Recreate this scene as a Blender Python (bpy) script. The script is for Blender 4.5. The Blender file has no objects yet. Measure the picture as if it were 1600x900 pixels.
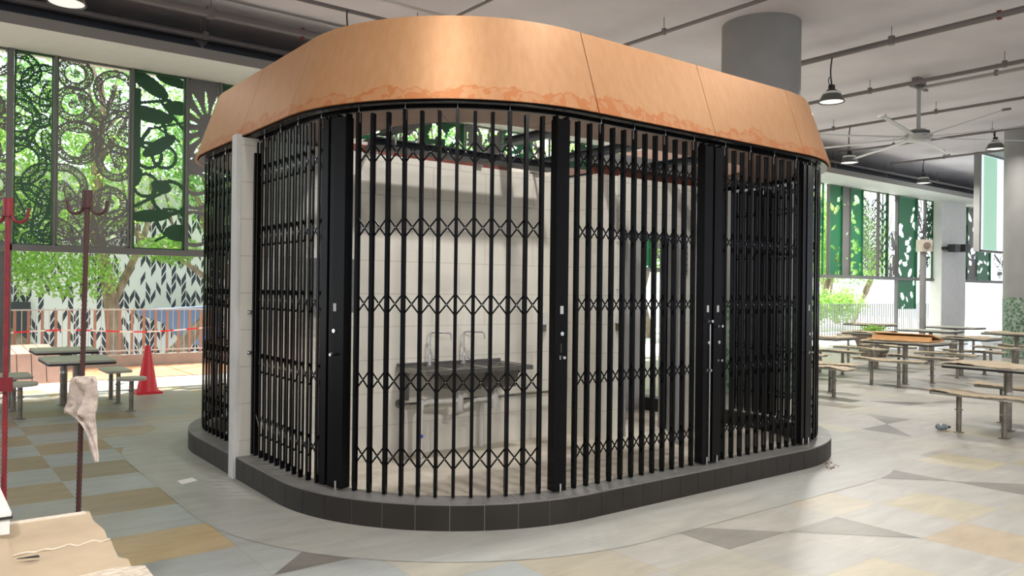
import bpy, bmesh, math, random
import numpy as np
from mathutils import Vector, Matrix
random.seed(7)
RNG = np.random.default_rng(5)
SC = bpy.context.scene
COL = SC.collection
PI = math.pi
# ---------------------------------------------------------------- camera (world X runs along the kiosk front, Y into the hall)
F, PITCH, ROLL, TH, EYE = 1233.2, 0.002, 0.0117, 0.6553, 1.5
def ray(x, y):
    a = (x-800)/F; b = -(y-450)/F
    cr, sr = math.cos(ROLL), math.sin(ROLL)
    a2 = a*cr-b*sr; b2 = a*sr+b*cr
    cp, sp = math.cos(PITCH), math.sin(PITCH)
    X, Y, Z = a2, cp-b2*sp, b2*cp+sp
    return Vector((X*math.cos(TH)+Y*math.sin(TH), -X*math.sin(TH)+Y*math.cos(TH), Z))
def gp(x, y, h=0.0):
    d = ray(x, y); t = (h-EYE)/d.z
    return Vector((d.x*t, d.y*t, h))
def pv(x, y, v):
    d = ray(x, y); t = v/d.y
    return Vector((d.x*t, v, EYE+d.z*t))
cam_d = bpy.data.cameras.new('camera'); cam = bpy.data.objects.new('camera', cam_d); COL.objects.link(cam)
fw = ray(800, 450); rt = (ray(801, 450)-fw)*F; up = (ray(800, 449)-fw)*F
m3 = Matrix((rt.normalized(), up.normalized(), -fw.normalized())).transposed()
cam.matrix_world = Matrix.Translation((0, 0, EYE)) @ m3.to_4x4()
cam_d.sensor_width = 36.0; cam_d.lens = F*36.0/1600.0; cam_d.clip_start = 0.05; cam_d.clip_end = 300
SC.camera = cam
# ---------------------------------------------------------------- world, sun, lamps, exposure
w = bpy.data.worlds.new('sky'); SC.world = w; w.use_nodes = True
bg = w.node_tree.nodes['Background']; bg.inputs[0].default_value = (0.86, 0.95, 1.0, 1); bg.inputs[1].default_value = 2.5
sun_d = bpy.data.lights.new('sun', 'SUN'); sun_d.energy = 15.0; sun_d.angle = 0.02; sun_d.color = (1, 0.95, 0.85)
sun = bpy.data.objects.new('sun', sun_d); COL.objects.link(sun)
sun.rotation_euler = Vector((-0.30, -0.30, -1.0)).to_track_quat('-Z', 'Y').to_euler()
def lamp(name, loc, energy, size, color=(1, 0.965, 0.925), aim=(0, 0, -1), spread=PI):
    d = bpy.data.lights.new(name, 'AREA'); d.shape = 'DISK'; d.size = size; d.energy = energy; d.color = color; d.spread = spread
    o = bpy.data.objects.new(name, d); COL.objects.link(o); o.location = loc
    o.rotation_euler = Vector(aim).to_track_quat('-Z', 'Y').to_euler()
    return o
LP = 1.0
lamp('hall_or_fill_light', (1.8, 3.3, 4.65), 40*LP, 0.36, color=(1, 0.97, 0.92))
lamp('hall_or_fill_light', (4.3, 3.95, 5.36), 170*LP, 0.26)
lamp('hall_or_fill_light', (7.9, 3.0, 5.3), 45*LP, 0.36)
lamp('hall_or_fill_light', (3.2, -2.2, 4.6), 580*LP, 0.36)
lamp('hall_or_fill_light', (-1.2, -0.6, 4.6), 340*LP, 0.4)  # unseen fill lamp, added to brighten the left front of the canopy
lamp('hall_or_fill_light', (11.6, 0.9, 4.6), 120*LP, 0.4)  # unseen fill lamp, added to brighten the floor on the right
lamp('hall_or_fill_light', (16.9, 0.9, 4.6), 150*LP, 0.4)
lamp('hall_or_fill_light', (6.3, 7.4, 4.65), 90*LP, 0.4)  # unseen fill lamp, added to brighten the rooms behind the service wall
vs = SC.view_settings
vs.view_transform = 'Standard'; vs.look = 'None'; vs.exposure = -0.22; vs.gamma = 1.0; vs.use_curve_mapping = False
# ---------------------------------------------------------------- helpers
class MB:
    def __init__(s): s.v = []; s.f = []; s.m = []
    def add(s, vs_, fs, mi=0):
        b = len(s.v); s.v += [tuple(p) for p in vs_]; s.f += [tuple(i+b for i in f) for f in fs]; s.m += [mi]*len(fs)
        return s
    def box(s, x0, x1, y0, y1, z0, z1, mi=0):
        return s.add([(x0,y0,z0),(x1,y0,z0),(x1,y1,z0),(x0,y1,z0),(x0,y0,z1),(x1,y0,z1),(x1,y1,z1),(x0,y1,z1)],
              [(0,3,2,1),(4,5,6,7),(0,1,5,4),(1,2,6,5),(2,3,7,6),(3,0,4,7)], mi)
    def obox(s, c, sx, sy, sz, rz=0.0, mi=0, M=None):
        R_ = Matrix.Rotation(rz, 3, 'Z') if M is None else M
        vs_ = []
        for z in (-1, 1):
            for x, y in ((-1,-1),(1,-1),(1,1),(-1,1)):
                vs_.append(Vector(c)+R_ @ Vector((x*sx/2, y*sy/2, z*sz/2)))
        return s.add(vs_, [(0,3,2,1),(4,5,6,7),(0,1,5,4),(1,2,6,5),(2,3,7,6),(3,0,4,7)], mi)
    def tube(s, pts, r, n=10, mi=0, caps=True):
        pts = [Vector(p) for p in pts]; k = len(pts)
        rs = r if isinstance(r, (list, tuple)) else [r]*k
        base = len(s.v); prev = None
        for i, p in enumerate(pts):
            d = (pts[min(i+1, k-1)]-pts[max(i-1, 0)]).normalized()
            if prev is None:
                a = Vector((0,0,1)) if abs(d.z) < 0.9 else Vector((1,0,0))
                x = d.cross(a).normalized()
            else:
                x = (prev-d*prev.dot(d)).normalized()
            prev = x; y = d.cross(x)
            for j in range(n):
                t = 2*PI*j/n
                s.v.append(tuple(p+(x*math.cos(t)+y*math.sin(t))*rs[i]))
        for i in range(k-1):
            for j in range(n):
                a = base+i*n+j; b = base+i*n+(j+1) % n
                s.f.append((a, a+n, b+n, b)); s.m.append(mi)
        if caps:
            s.f.append(tuple(base+j for j in range(n))); s.m.append(mi)
            s.f.append(tuple(base+(k-1)*n+j for j in reversed(range(n)))); s.m.append(mi)
        return s
    def lathe(s, prof, c=(0,0,0), n=24, mi=0, caps=True):
        base = len(s.v); k = len(prof)
        for r, z in prof:
            for j in range(n):
                t = 2*PI*j/n; s.v.append((c[0]+r*math.cos(t), c[1]+r*math.sin(t), c[2]+z))
        for i in range(k-1):
            for j in range(n):
                a = base+i*n+j; b = base+i*n+(j+1) % n
                s.f.append((a, b, b+n, a+n)); s.m.append(mi)
        if caps:
            s.f.append(tuple(base+j for j in reversed(range(n)))); s.m.append(mi)
            s.f.append(tuple(base+(k-1)*n+j for j in range(n))); s.m.append(mi)
        return s
    def prism(s, poly, z0, z1, mi=0):
        n = len(poly)
        vs_ = [(p[0], p[1], z0) for p in poly]+[(p[0], p[1], z1) for p in poly]
        fs = [tuple(reversed(range(n))), tuple(range(n, 2*n))]+[(i, (i+1) % n, n+(i+1) % n, n+i) for i in range(n)]
        return s.add(vs_, fs, mi)
    def sweep(s, prof, path, closed=False, mi=0):
        """prof: list of (off, z); path: function list of (point fn(off)->(x,y))"""
        k = len(path); n = len(prof); base = len(s.v)
        for fn in path:
            for off, z in prof:
                x, y = fn(off); s.v.append((x, y, z))
        m = k if closed else k-1
        for i in range(m):
            for j in range(n):
                a = base+i*n+j; b = base+i*n+(j+1) % n; c = base+((i+1) % k)*n+(j+1) % n; d = base+((i+1) % k)*n+j
                s.f.append((a, b, c, d)); s.m.append(mi)
        if not closed:
            s.f.append(tuple(base+j for j in reversed(range(n)))); s.m.append(mi)
            s.f.append(tuple(base+(k-1)*n+j for j in range(n))); s.m.append(mi)
        return s
    def mesh(s, name, mats, origin=(0,0,0), smooth=True, angle=35):
        me = bpy.data.meshes.new(name); o = Vector(origin)
        me.from_pydata([tuple(Vector(p)-o) for p in s.v], [], s.f)
        if not isinstance(mats, (list, tuple)): mats = [mats]
        for m in mats: me.materials.append(m)
        me.polygons.foreach_set('material_index', s.m)
        bm = bmesh.new(); bm.from_mesh(me); bmesh.ops.recalc_face_normals(bm, faces=bm.faces); bm.to_mesh(me); bm.free()
        if smooth:
            me.shade_smooth(); me.set_sharp_from_angle(angle=math.radians(angle))
        me.update(); return me
    def build(s, name, mats, parent=None, smooth=True, angle=35, origin=None, raw=False):
        if parent is not None and origin is None:
            origin = WORIG.get(parent.name, (0,0,0))
        if origin is None: origin = (0,0,0)
        me = s.mesh(name, mats, origin, smooth, angle)
        o = bpy.data.objects.new(name, me); COL.objects.link(o)
        if parent is not None: o.parent = parent
        else: o.location = origin
        WORIG[o.name] = tuple(origin)
        return o
WORIG = {}
def thing(name, label, cat, loc=(0,0,0), group=None):
    o = bpy.data.objects.new(name, None); COL.objects.link(o); o.location = loc; o.empty_display_size = 0.1
    o['label'] = label; o['category'] = cat
    if group: o['group'] = group
    WORIG[o.name] = tuple(loc); return o
def tag(o, label, cat, group=None, kind=None):
    o['label'] = label; o['category'] = cat
    if group: o['group'] = group
    if kind: o['kind'] = kind
    return o
def struct(o): o['kind'] = 'structure'; return o
def copy_tree(o, loc=None, label=None):
    c = o.copy(); COL.objects.link(c)
    if loc is not None: c.location = loc
    if label: c['label'] = label
    for ch in o.children:
        d = ch.copy(); COL.objects.link(d); d.parent = c
        for g in ch.children:
            e = g.copy(); COL.objects.link(e); e.parent = d
    return c
# ---------------------------------------------------------------- materials
def nd(nt, t, **kw):
    n = nt.nodes.new(t)
    for k, v in kw.items(): setattr(n, k, v)
    return n
def mat(name, color, rough=0.5, metal=0.0, var=0.0, scale=6.0, color2=None, bump=0.0, bscale=40.0, stretch=None, coat=0.0, transl=None, spec=None):
    m = bpy.data.materials.new(name); m.use_nodes = True; nt = m.node_tree
    b = nt.nodes['Principled BSDF']; b.inputs['Roughness'].default_value = rough; b.inputs['Metallic'].default_value = metal
    b.inputs['Base Color'].default_value = (*color, 1)
    if coat: b.inputs['Coat Weight'].default_value = coat
    if spec is not None: b.inputs['Specular IOR Level'].default_value = spec
    tc = nd(nt, 'ShaderNodeTexCoord'); mp = nd(nt, 'ShaderNodeMapping')
    nt.links.new(tc.outputs['Object'], mp.inputs[0])
    if stretch: mp.inputs['Scale'].default_value = stretch
    if var or color2:
        nz = nd(nt, 'ShaderNodeTexNoise'); nz.inputs['Scale'].default_value = scale; nz.inputs['Detail'].default_value = 6
        nt.links.new(mp.outputs[0], nz.inputs[0])
        cr = nd(nt, 'ShaderNodeValToRGB'); c2 = color2 or tuple(max(0, c*(1-var)) for c in color); c1 = color if color2 else tuple(min(1, c*(1+var)) for c in color)
        cr.color_ramp.elements[0].position = 0.35; cr.color_ramp.elements[1].position = 0.65
        cr.color_ramp.elements[0].color = (*c2, 1); cr.color_ramp.elements[1].color = (*c1, 1)
        nt.links.new(nz.outputs[0], cr.inputs[0]); nt.links.new(cr.outputs[0], b.inputs['Base Color'])
    if bump:
        n2 = nd(nt, 'ShaderNodeTexNoise'); n2.inputs['Scale'].default_value = bscale; n2.inputs['Detail'].default_value = 4
        nt.links.new(mp.outputs[0], n2.inputs[0])
        bp = nd(nt, 'ShaderNodeBump'); bp.inputs['Strength'].default_value = bump; bp.inputs['Distance'].default_value = 0.01
        nt.links.new(n2.outputs[0], bp.inputs['Height']); nt.links.new(bp.outputs[0], b.inputs['Normal'])
    if transl:
        tr = nd(nt, 'ShaderNodeBsdfTranslucent'); tr.inputs[0].default_value = (*transl, 1)
        mx = nd(nt, 'ShaderNodeMixShader'); mx.inputs[0].default_value = 0.5
        nt.links.new(b.outputs[0], mx.inputs[1]); nt.links.new(tr.outputs[0], mx.inputs[2])
        nt.links.new(mx.outputs[0], nt.nodes['Material Output'].inputs[0])
    return m
def math_n(nt, op, a, b=None, c=None):
    n = nd(nt, 'ShaderNodeMath', operation=op)
    for i, v in enumerate((a, b, c)):
        if v is None: continue
        if isinstance(v, (int, float)): n.inputs[i].default_value = v
        else: nt.links.new(v, n.inputs[i])
    return n.outputs[0]
M = {}
M['black'] = mat('black_powder_coat', (0.0035, 0.0036, 0.0042), 0.26, 0.0, spec=0.12)
M['plate'] = mat('grey_white_label', (0.42, 0.43, 0.45), 0.5)
M['rubber'] = mat('black_plastic', (0.02, 0.02, 0.02), 0.5)
M['chrome'] = mat('polished_steel', (0.75, 0.75, 0.75), 0.18, 1.0)
M['steel'] = mat('brushed_steel', (0.30, 0.29, 0.27), 0.3, 1.0, var=0.12, scale=30)
M['post'] = mat('weathered_steel_post', (0.25, 0.225, 0.195), 0.42, 0.7, var=0.2, scale=12)
M['greysteel'] = mat('dark_grey_painted_steel', (0.045, 0.052, 0.062), 0.5)
M['redsteel'] = mat('red_oxide_steel', (0.17, 0.045, 0.03), 0.6, var=0.3, scale=8)
M['frame'] = mat('grey_window_frame', (0.16, 0.16, 0.155), 0.45)
M['panel_grey'] = mat('grey_screen_sheet', (0.17, 0.165, 0.16), 0.5)
M['panel_green'] = mat('green_screen_sheet', (0.006, 0.075, 0.022), 0.4)
M['panel_green_light'] = mat('bright_green_screen_sheet', (0.012, 0.17, 0.06), 0.4)
M['white'] = mat('white_paint', (0.72, 0.72, 0.70), 0.5, var=0.03)
M['cream'] = mat('cream_paint', (0.60, 0.56, 0.48), 0.6, var=0.05, scale=3)
M['wallend'] = mat('grey_white_paint', (0.60, 0.60, 0.58), 0.6, var=0.04)
M['greydoor'] = mat('grey_door_paint', (0.27, 0.27, 0.275), 0.5)
M['greywall'] = mat('pale_grey_paint', (0.42, 0.415, 0.41), 0.6)
M['pvc'] = mat('white_pvc', (0.62, 0.61, 0.58), 0.35)
M['blue'] = mat('blue_label', (0.02, 0.06, 0.5), 0.4)
M['tablelam'] = mat('grey_laminate', (0.42, 0.42, 0.37), 0.4, var=0.08)
M['card'] = mat('cardboard', (0.43, 0.34, 0.235), 0.85, var=0.09, scale=5)
M['card_raw'] = mat('pale_torn_cardboard_edge', (0.66, 0.58, 0.48), 0.9, var=0.1, scale=60)
M['card_pale'] = mat('dusty_cardboard', (0.45, 0.37, 0.26), 0.85, var=0.12, scale=4)
M['card_orange'] = mat('bright_cardboard', (0.60, 0.36, 0.17), 0.85, var=0.06)
M['card_edge'] = mat('corrugated_cardboard_edge', (0.56, 0.49, 0.40), 0.9, var=0.28, scale=45, stretch=(1, 3, 1), bump=0.6, bscale=120)
M['cone'] = mat('red_cone_plastic', (0.62, 0.02, 0.035), 0.4)
M['rust'] = mat('rusty_red_steel', (0.05, 0.010, 0.008), 0.6, 0.0, color2=(0.04, 0.014, 0.012), scale=40)
M['redpaint'] = mat('red_painted_steel', (0.20, 0.010, 0.016), 0.45, color2=(0.14, 0.01, 0.015), scale=40)
M['rag'] = mat('pale_cotton', (0.46, 0.385, 0.34), 0.9, var=0.2, scale=26, bump=1.0, bscale=45)
M['concrete'] = mat('painted_concrete', (0.64, 0.60, 0.635), 0.8, var=0.07, scale=0.8)
M['column'] = mat('grey_concrete_column', (0.27, 0.27, 0.27), 0.75, var=0.06, scale=2)
M['soffit_white'] = mat('white_soffit', (0.70, 0.72, 0.70), 0.55, var=0.02)
M['bulk_edge'] = mat('beige_metal_edge', (0.26, 0.245, 0.23), 0.6)
M['dark'] = mat('recess_shade_and_slat_dark', (0.035, 0.035, 0.037), 0.8)  # paints in the shade of the recess wall; plain dark on vent slats
M['pipe'] = mat('grey_painted_pipe', (0.17, 0.15, 0.145), 0.5)
M['pipe_light'] = mat('galvanised_conduit', (0.36, 0.35, 0.34), 0.4, 0.5)
M['fan'] = mat('grey_fan_aluminium', (0.42, 0.42, 0.42), 0.4, 0.3)
M['shade'] = mat('dark_grey_lamp_shade', (0.10, 0.105, 0.10), 0.4)
M['bark'] = mat('tree_bark', (0.30, 0.235, 0.17), 0.85, var=0.35, scale=9, stretch=(1, 1, 0.3), bump=0.8, bscale=20)
M['leaf_bright'] = mat('bright_leaf', (0.24, 0.44, 0.10), 0.45, color2=(0.06, 0.19, 0.045), scale=2.5, transl=(0.60, 0.90, 0.25))
M['leaf_mid'] = mat('mid_leaf', (0.16, 0.36, 0.10), 0.45, color2=(0.05, 0.17, 0.05), scale=2.5, transl=(0.35, 0.65, 0.18))
M['leaf_dark'] = mat('dark_leaf', (0.08, 0.22, 0.06), 0.5, color2=(0.03, 0.10, 0.03), scale=2.5, transl=(0.2, 0.45, 0.12))
M['timber'] = mat('sunlit_timber', (0.50, 0.235, 0.12), 0.6, var=0.2, scale=5, stretch=(0.3, 3, 1))
M['timber_pale'] = mat('pinkish_timber_board', (0.40, 0.24, 0.19), 0.6, var=0.12, scale=4)
M['picket'] = mat('tan_picket', (0.42, 0.25, 0.19), 0.5)
M['railgrey'] = mat('grey_rail_steel', (0.30, 0.30, 0.31), 0.4, 0.2)
M['railwhite'] = mat('pale_rail_steel', (0.62, 0.62, 0.62), 0.4, 0.2)
M['kerb'] = mat('concrete_kerb', (0.42, 0.38, 0.35), 0.8, var=0.08)
M['grating'] = mat('pale_floor_strip', (0.62, 0.63, 0.62), 0.6, var=0.12, scale=60)
M['planter'] = mat('brown_stone_planter', (0.20, 0.155, 0.12), 0.75, var=0.15, scale=8)
M['bluepaint'] = mat('blue_panel', (0.20, 0.28, 0.48), 0.5)
M['outside_floor'] = mat('pale_outdoor_paving', (0.60, 0.60, 0.58), 0.8, var=0.06)
M['tape_w'] = mat('white_barrier_tape', (0.75, 0.75, 0.75), 0.4)
M['tape_r'] = mat('red_barrier_tape', (0.70, 0.03, 0.04), 0.4)
def emis(name, col, st):
    m = bpy.data.materials.new(name); m.use_nodes = True; b = m.node_tree.nodes['Principled BSDF']
    b.inputs['Base Color'].default_value = (0.8, 0.8, 0.8, 1); b.inputs['Emission Color'].default_value = (*col, 1); b.inputs['Emission Strength'].default_value = st
    return m
M['lens'] = emis('lit_lamp_lens', (1, 0.96, 0.9), 0.75)
def copper_mat():
    m = mat('copper_sheet', (0.62, 0.30, 0.125), 0.5, 0.42)
    nt = m.node_tree; b = nt.nodes['Principled BSDF']
    tc = nd(nt, 'ShaderNodeTexCoord')
    mp = nd(nt, 'ShaderNodeMapping'); mp.inputs['Scale'].default_value = (1, 1, 0.05); nt.links.new(tc.outputs['Object'], mp.inputs[0])
    st = nd(nt, 'ShaderNodeTexNoise'); st.inputs['Scale'].default_value = 26; st.inputs['Detail'].default_value = 3; nt.links.new(mp.outputs[0], st.inputs[0])
    base = nd(nt, 'ShaderNodeValToRGB'); base.color_ramp.elements[0].position = 0.3; base.color_ramp.elements[1].position = 0.7
    base.color_ramp.elements[0].color = (0.45, 0.235, 0.105, 1); base.color_ramp.elements[1].color = (0.49, 0.27, 0.135, 1)
    nt.links.new(st.outputs[0], base.inputs[0])
    # water-stain tide line with a scalloped edge along the foot of the sheets
    sx = nd(nt, 'ShaderNodeSeparateXYZ'); nt.links.new(tc.outputs['Object'], sx.inputs[0])
    n1 = nd(nt, 'ShaderNodeTexNoise'); n1.inputs['Scale'].default_value = 2.6; n1.inputs['Detail'].default_value = 5; n1.inputs['Roughness'].default_value = 0.65
    mp2 = nd(nt, 'ShaderNodeMapping'); mp2.inputs['Scale'].default_value = (1, 1, 0.6); nt.links.new(tc.outputs['Object'], mp2.inputs[0]); nt.links.new(mp2.outputs[0], n1.inputs[0])
    hgt = math_n(nt, 'SUBTRACT', sx.outputs[2], 0.012)
    lim = math_n(nt, 'MULTIPLY', math_n(nt, 'SUBTRACT', n1.outputs[0], 0.36), 0.42)
    dif = math_n(nt, 'SUBTRACT', lim, hgt)
    inside = math_n(nt, 'GREATER_THAN', dif, 0.0)
    rim = math_n(nt, 'LESS_THAN', math_n(nt, 'ABSOLUTE', dif), 0.008)
    n3 = nd(nt, 'ShaderNodeTexNoise'); n3.inputs['Scale'].default_value = 14; n3.inputs['Detail'].default_value = 3; nt.links.new(tc.outputs['Object'], n3.inputs[0])
    patch = math_n(nt, 'MULTIPLY', inside, math_n(nt, 'MULTIPLY', math_n(nt, 'GREATER_THAN', n3.outputs[0], 0.50), 0.6))
    fac = math_n(nt, 'MINIMUM', math_n(nt, 'ADD', math_n(nt, 'ADD', patch, math_n(nt, 'MULTIPLY', inside, 0.25)), math_n(nt, 'MULTIPLY', rim, 0.5)), 1.0)
    mx = nd(nt, 'ShaderNodeMix', data_type='RGBA'); nt.links.new(fac, mx.inputs[0]); nt.links.new(base.outputs[0], mx.inputs[6]); mx.inputs[7].default_value = (0.43, 0.15, 0.045, 1)
    nt.links.new(mx.outputs[2], b.inputs['Base Color'])
    return m
M['copper'] = copper_mat()
M['copper_soffit'] = mat('dull_copper_soffit', (0.33, 0.215, 0.17), 0.5, 0.3, var=0.06, scale=3)
M['copper_dark'] = mat('dark_copper_joint', (0.10, 0.035, 0.015), 0.5, 0.3)
def brick_mat(name, c1, mortar, bw, bh, ms, rough=0.5, offset=0.5, vertical=True, axis='x', c2=None, rot=None):
    m = mat(name, c1, rough); nt = m.node_tree; b = nt.nodes['Principled BSDF']
    tc = nd(nt, 'ShaderNodeTexCoord'); sx = nd(nt, 'ShaderNodeSeparateXYZ'); nt.links.new(tc.outputs['Object'], sx.inputs[0])
    cb = nd(nt, 'ShaderNodeCombineXYZ')
    nt.links.new(sx.outputs[0 if axis == 'x' else 1], cb.inputs[0]); nt.links.new(sx.outputs[2 if vertical else 1], cb.inputs[1])
    br = nd(nt, 'ShaderNodeTexBrick'); br.offset = offset; br.squash = 1.0
    nt.links.new(cb.outputs[0], br.inputs['Vector'])
    br.inputs['Scale'].default_value = 1.0; br.inputs['Brick Width'].default_value = bw; br.inputs['Row Height'].default_value = bh
    br.inputs['Mortar Size'].default_value = ms; br.inputs['Mortar Smooth'].default_value = 0.1
    br.inputs['Color1'].default_value = (*c1, 1); br.inputs['Color2'].default_value = (*(c2 or c1), 1); br.inputs['Mortar'].default_value = (*mortar, 1)
    nt.links.new(br.outputs[0], b.inputs['Base Color'])
    return m
M['blockwall'] = brick_mat('cream_block_wall', (0.70, 0.675, 0.60), (0.53, 0.50, 0.44), 0.59, 0.29, 0.004)
M['blockwall_y'] = brick_mat('cream_block_wall_side', (0.70, 0.675, 0.60), (0.53, 0.50, 0.44), 0.59, 0.29, 0.004, axis='y')
M['kiosk_floor'] = mat('beige_screed', (0.58, 0.53, 0.445), 0.6, var=0.10, scale=2.2, stretch=(1, 3, 1))
# floor stone with colour attribute, faint veining and grid joints
def floor_mat():
    m = bpy.data.materials.new('stone_paving'); m.use_nodes = True; nt = m.node_tree; b = nt.nodes['Principled BSDF']
    b.inputs['Roughness'].default_value = 0.42; b.inputs['Specular IOR Level'].default_value = 0.35
    at = nd(nt, 'ShaderNodeAttribute'); at.attribute_name = 'stone'
    tc = nd(nt, 'ShaderNodeTexCoord')
    mp = nd(nt, 'ShaderNodeMapping'); mp.inputs['Scale'].default_value = (1.2, 4.0, 1); nt.links.new(tc.outputs['Object'], mp.inputs[0])
    nz = nd(nt, 'ShaderNodeTexNoise'); nz.inputs['Scale'].default_value = 2.2; nz.inputs['Detail'].default_value = 9; nz.inputs['Roughness'].default_value = 0.6; nz.inputs['Distortion'].default_value = 0.6
    nt.links.new(mp.outputs[0], nz.inputs[0])
    r1 = nd(nt, 'ShaderNodeMapRange'); r1.inputs[1].default_value = 0.3; r1.inputs[2].default_value = 0.7; r1.inputs[3].default_value = 0.86; r1.inputs[4].default_value = 1.10
    nt.links.new(nz.outputs[0], r1.inputs[0])
    dn = nd(nt, 'ShaderNodeTexNoise'); dn.inputs['Scale'].default_value = 0.5; dn.inputs['Detail'].default_value = 5; nt.links.new(tc.outputs['Object'], dn.inputs[0])
    r2 = nd(nt, 'ShaderNodeMapRange'); r2.inputs[1].default_value = 0.42; r2.inputs[2].default_value = 0.62; r2.inputs[3].default_value = 0.0; r2.inputs[4].default_value = 0.55
    nt.links.new(dn.outputs[0], r2.inputs[0])
    mx0 = nd(nt, 'ShaderNodeMix', data_type='RGBA'); nt.links.new(r2.outputs[0], mx0.inputs[0]); nt.links.new(at.outputs['Color'], mx0.inputs[6]); mx0.inputs[7].default_value = (0.36, 0.34, 0.29, 1)
    mul = nd(nt, 'ShaderNodeVectorMath', operation='SCALE'); nt.links.new(mx0.outputs[2], mul.inputs[0]); nt.links.new(r1.outputs[0], mul.inputs['Scale'])
    # joints of the 0.573 x 0.567 m grid
    sx = nd(nt, 'ShaderNodeSeparateXYZ'); nt.links.new(tc.outputs['Object'], sx.inputs[0])
    def joint(o, off, per):
        a = math_n(nt, 'DIVIDE', math_n(nt, 'SUBTRACT', o, off), per)
        fr = math_n(nt, 'FRACT', a); e = math_n(nt, 'MINIMUM', fr, math_n(nt, 'SUBTRACT', 1.0, fr))
        return math_n(nt, 'LESS_THAN', e, 0.0055)
    j = math_n(nt, 'MAXIMUM', joint(sx.outputs[0], 0.96, 0.573), joint(sx.outputs[1], 2.30, 0.567))
    mx = nd(nt, 'ShaderNodeMix', data_type='RGBA'); nt.links.new(math_n(nt, 'MULTIPLY', j, 0.35), mx.inputs[0]); nt.links.new(mul.outputs[0], mx.inputs[6]); mx.inputs[7].default_value = (0.22, 0.20, 0.17, 1)
    nt.links.new(mx.outputs[2], b.inputs['Base Color'])
    return m
M['stone'] = floor_mat()
def chevron_mat():
    m = mat('chevron_cladding', (0.8, 0.8, 0.8), 0.5); nt = m.node_tree; b = nt.nodes['Principled BSDF']
    tc = nd(nt, 'ShaderNodeTexCoord'); sx = nd(nt, 'ShaderNodeSeparateXYZ'); nt.links.new(tc.outputs['Object'], sx.inputs[0])
    ux = math_n(nt, 'MULTIPLY', sx.outputs[0], 8.5)
    tri = math_n(nt, 'ABSOLUTE', math_n(nt, 'SUBTRACT', math_n(nt, 'FRACT', math_n(nt, 'DIVIDE', ux, 2.0)), 0.5))   # zig-zag per two columns
    z = math_n(nt, 'ADD', math_n(nt, 'MULTIPLY', sx.outputs[2], 4.6), math_n(nt, 'MULTIPLY', tri, 2.0))
    row = math_n(nt, 'FRACT', z)
    colf = math_n(nt, 'FRACT', ux)
    edge = math_n(nt, 'MULTIPLY', math_n(nt, 'GREATER_THAN', colf, 0.12), math_n(nt, 'GREATER_THAN', row, 0.22))
    # irregular fill: some cells stay white
    cell = nd(nt, 'ShaderNodeCombineXYZ'); nt.links.new(math_n(nt, 'FLOOR', ux), cell.inputs[0]); nt.links.new(math_n(nt, 'FLOOR', z), cell.inputs[1])
    wn = nd(nt, 'ShaderNodeTexWhiteNoise', noise_dimensions='2D'); nt.links.new(cell.outputs[0], wn.inputs['Vector'])
    fill = math_n(nt, 'MULTIPLY', edge, math_n(nt, 'GREATER_THAN', wn.outputs[0], 0.42))
    mx = nd(nt, 'ShaderNodeMix', data_type='RGBA'); nt.links.new(fill, mx.inputs[0]); mx.inputs[6].default_value = (0.88, 0.88, 0.9, 1); mx.inputs[7].default_value = (0.055, 0.06, 0.085, 1)
    nt.links.new(mx.outputs[2], b.inputs['Base Color']); return m
M['chevron'] = chevron_mat()
def perf_mat(name, color, hole=0.42):
    m = mat(name, color, 0.5); nt = m.node_tree; b = nt.nodes['Principled BSDF']
    tc = nd(nt, 'ShaderNodeTexCoord'); vo = nd(nt, 'ShaderNodeTexVoronoi'); vo.inputs['Scale'].default_value = 48; vo.inputs['Randomness'].default_value = 0.5
    nt.links.new(tc.outputs['Object'], vo.inputs[0])
    a = math_n(nt, 'GREATER_THAN', vo.outputs['Distance'], hole)
    nt.links.new(a, b.inputs['Alpha']); return m
M['perf_grey'] = perf_mat('perforated_grey_sheet', (0.15, 0.155, 0.14), 0.43)
M['perf_green'] = perf_mat('perforated_green_sheet', (0.01, 0.10, 0.03), 0.43)
def mosaic_mat():
    m = mat('green_leaf_mosaic', (0.02, 0.14, 0.05), 0.5); nt = m.node_tree; b = nt.nodes['Principled BSDF']
    tc = nd(nt, 'ShaderNodeTexCoord'); vo = nd(nt, 'ShaderNodeTexVoronoi'); vo.inputs['Scale'].default_value = 14; nt.links.new(tc.outputs['Object'], vo.inputs[0])
    cr = nd(nt, 'ShaderNodeValToRGB'); e = cr.color_ramp.elements; e[0].position = 0.2; e[0].color = (0.025, 0.10, 0.045, 1); e[1].position = 0.75; e[1].color = (0.30, 0.36, 0.30, 1)
    nt.links.new(vo.outputs['Distance'], cr.inputs[0]); nt.links.new(cr.outputs[0], b.inputs['Base Color']); return m
M['mosaic'] = mosaic_mat()
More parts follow.
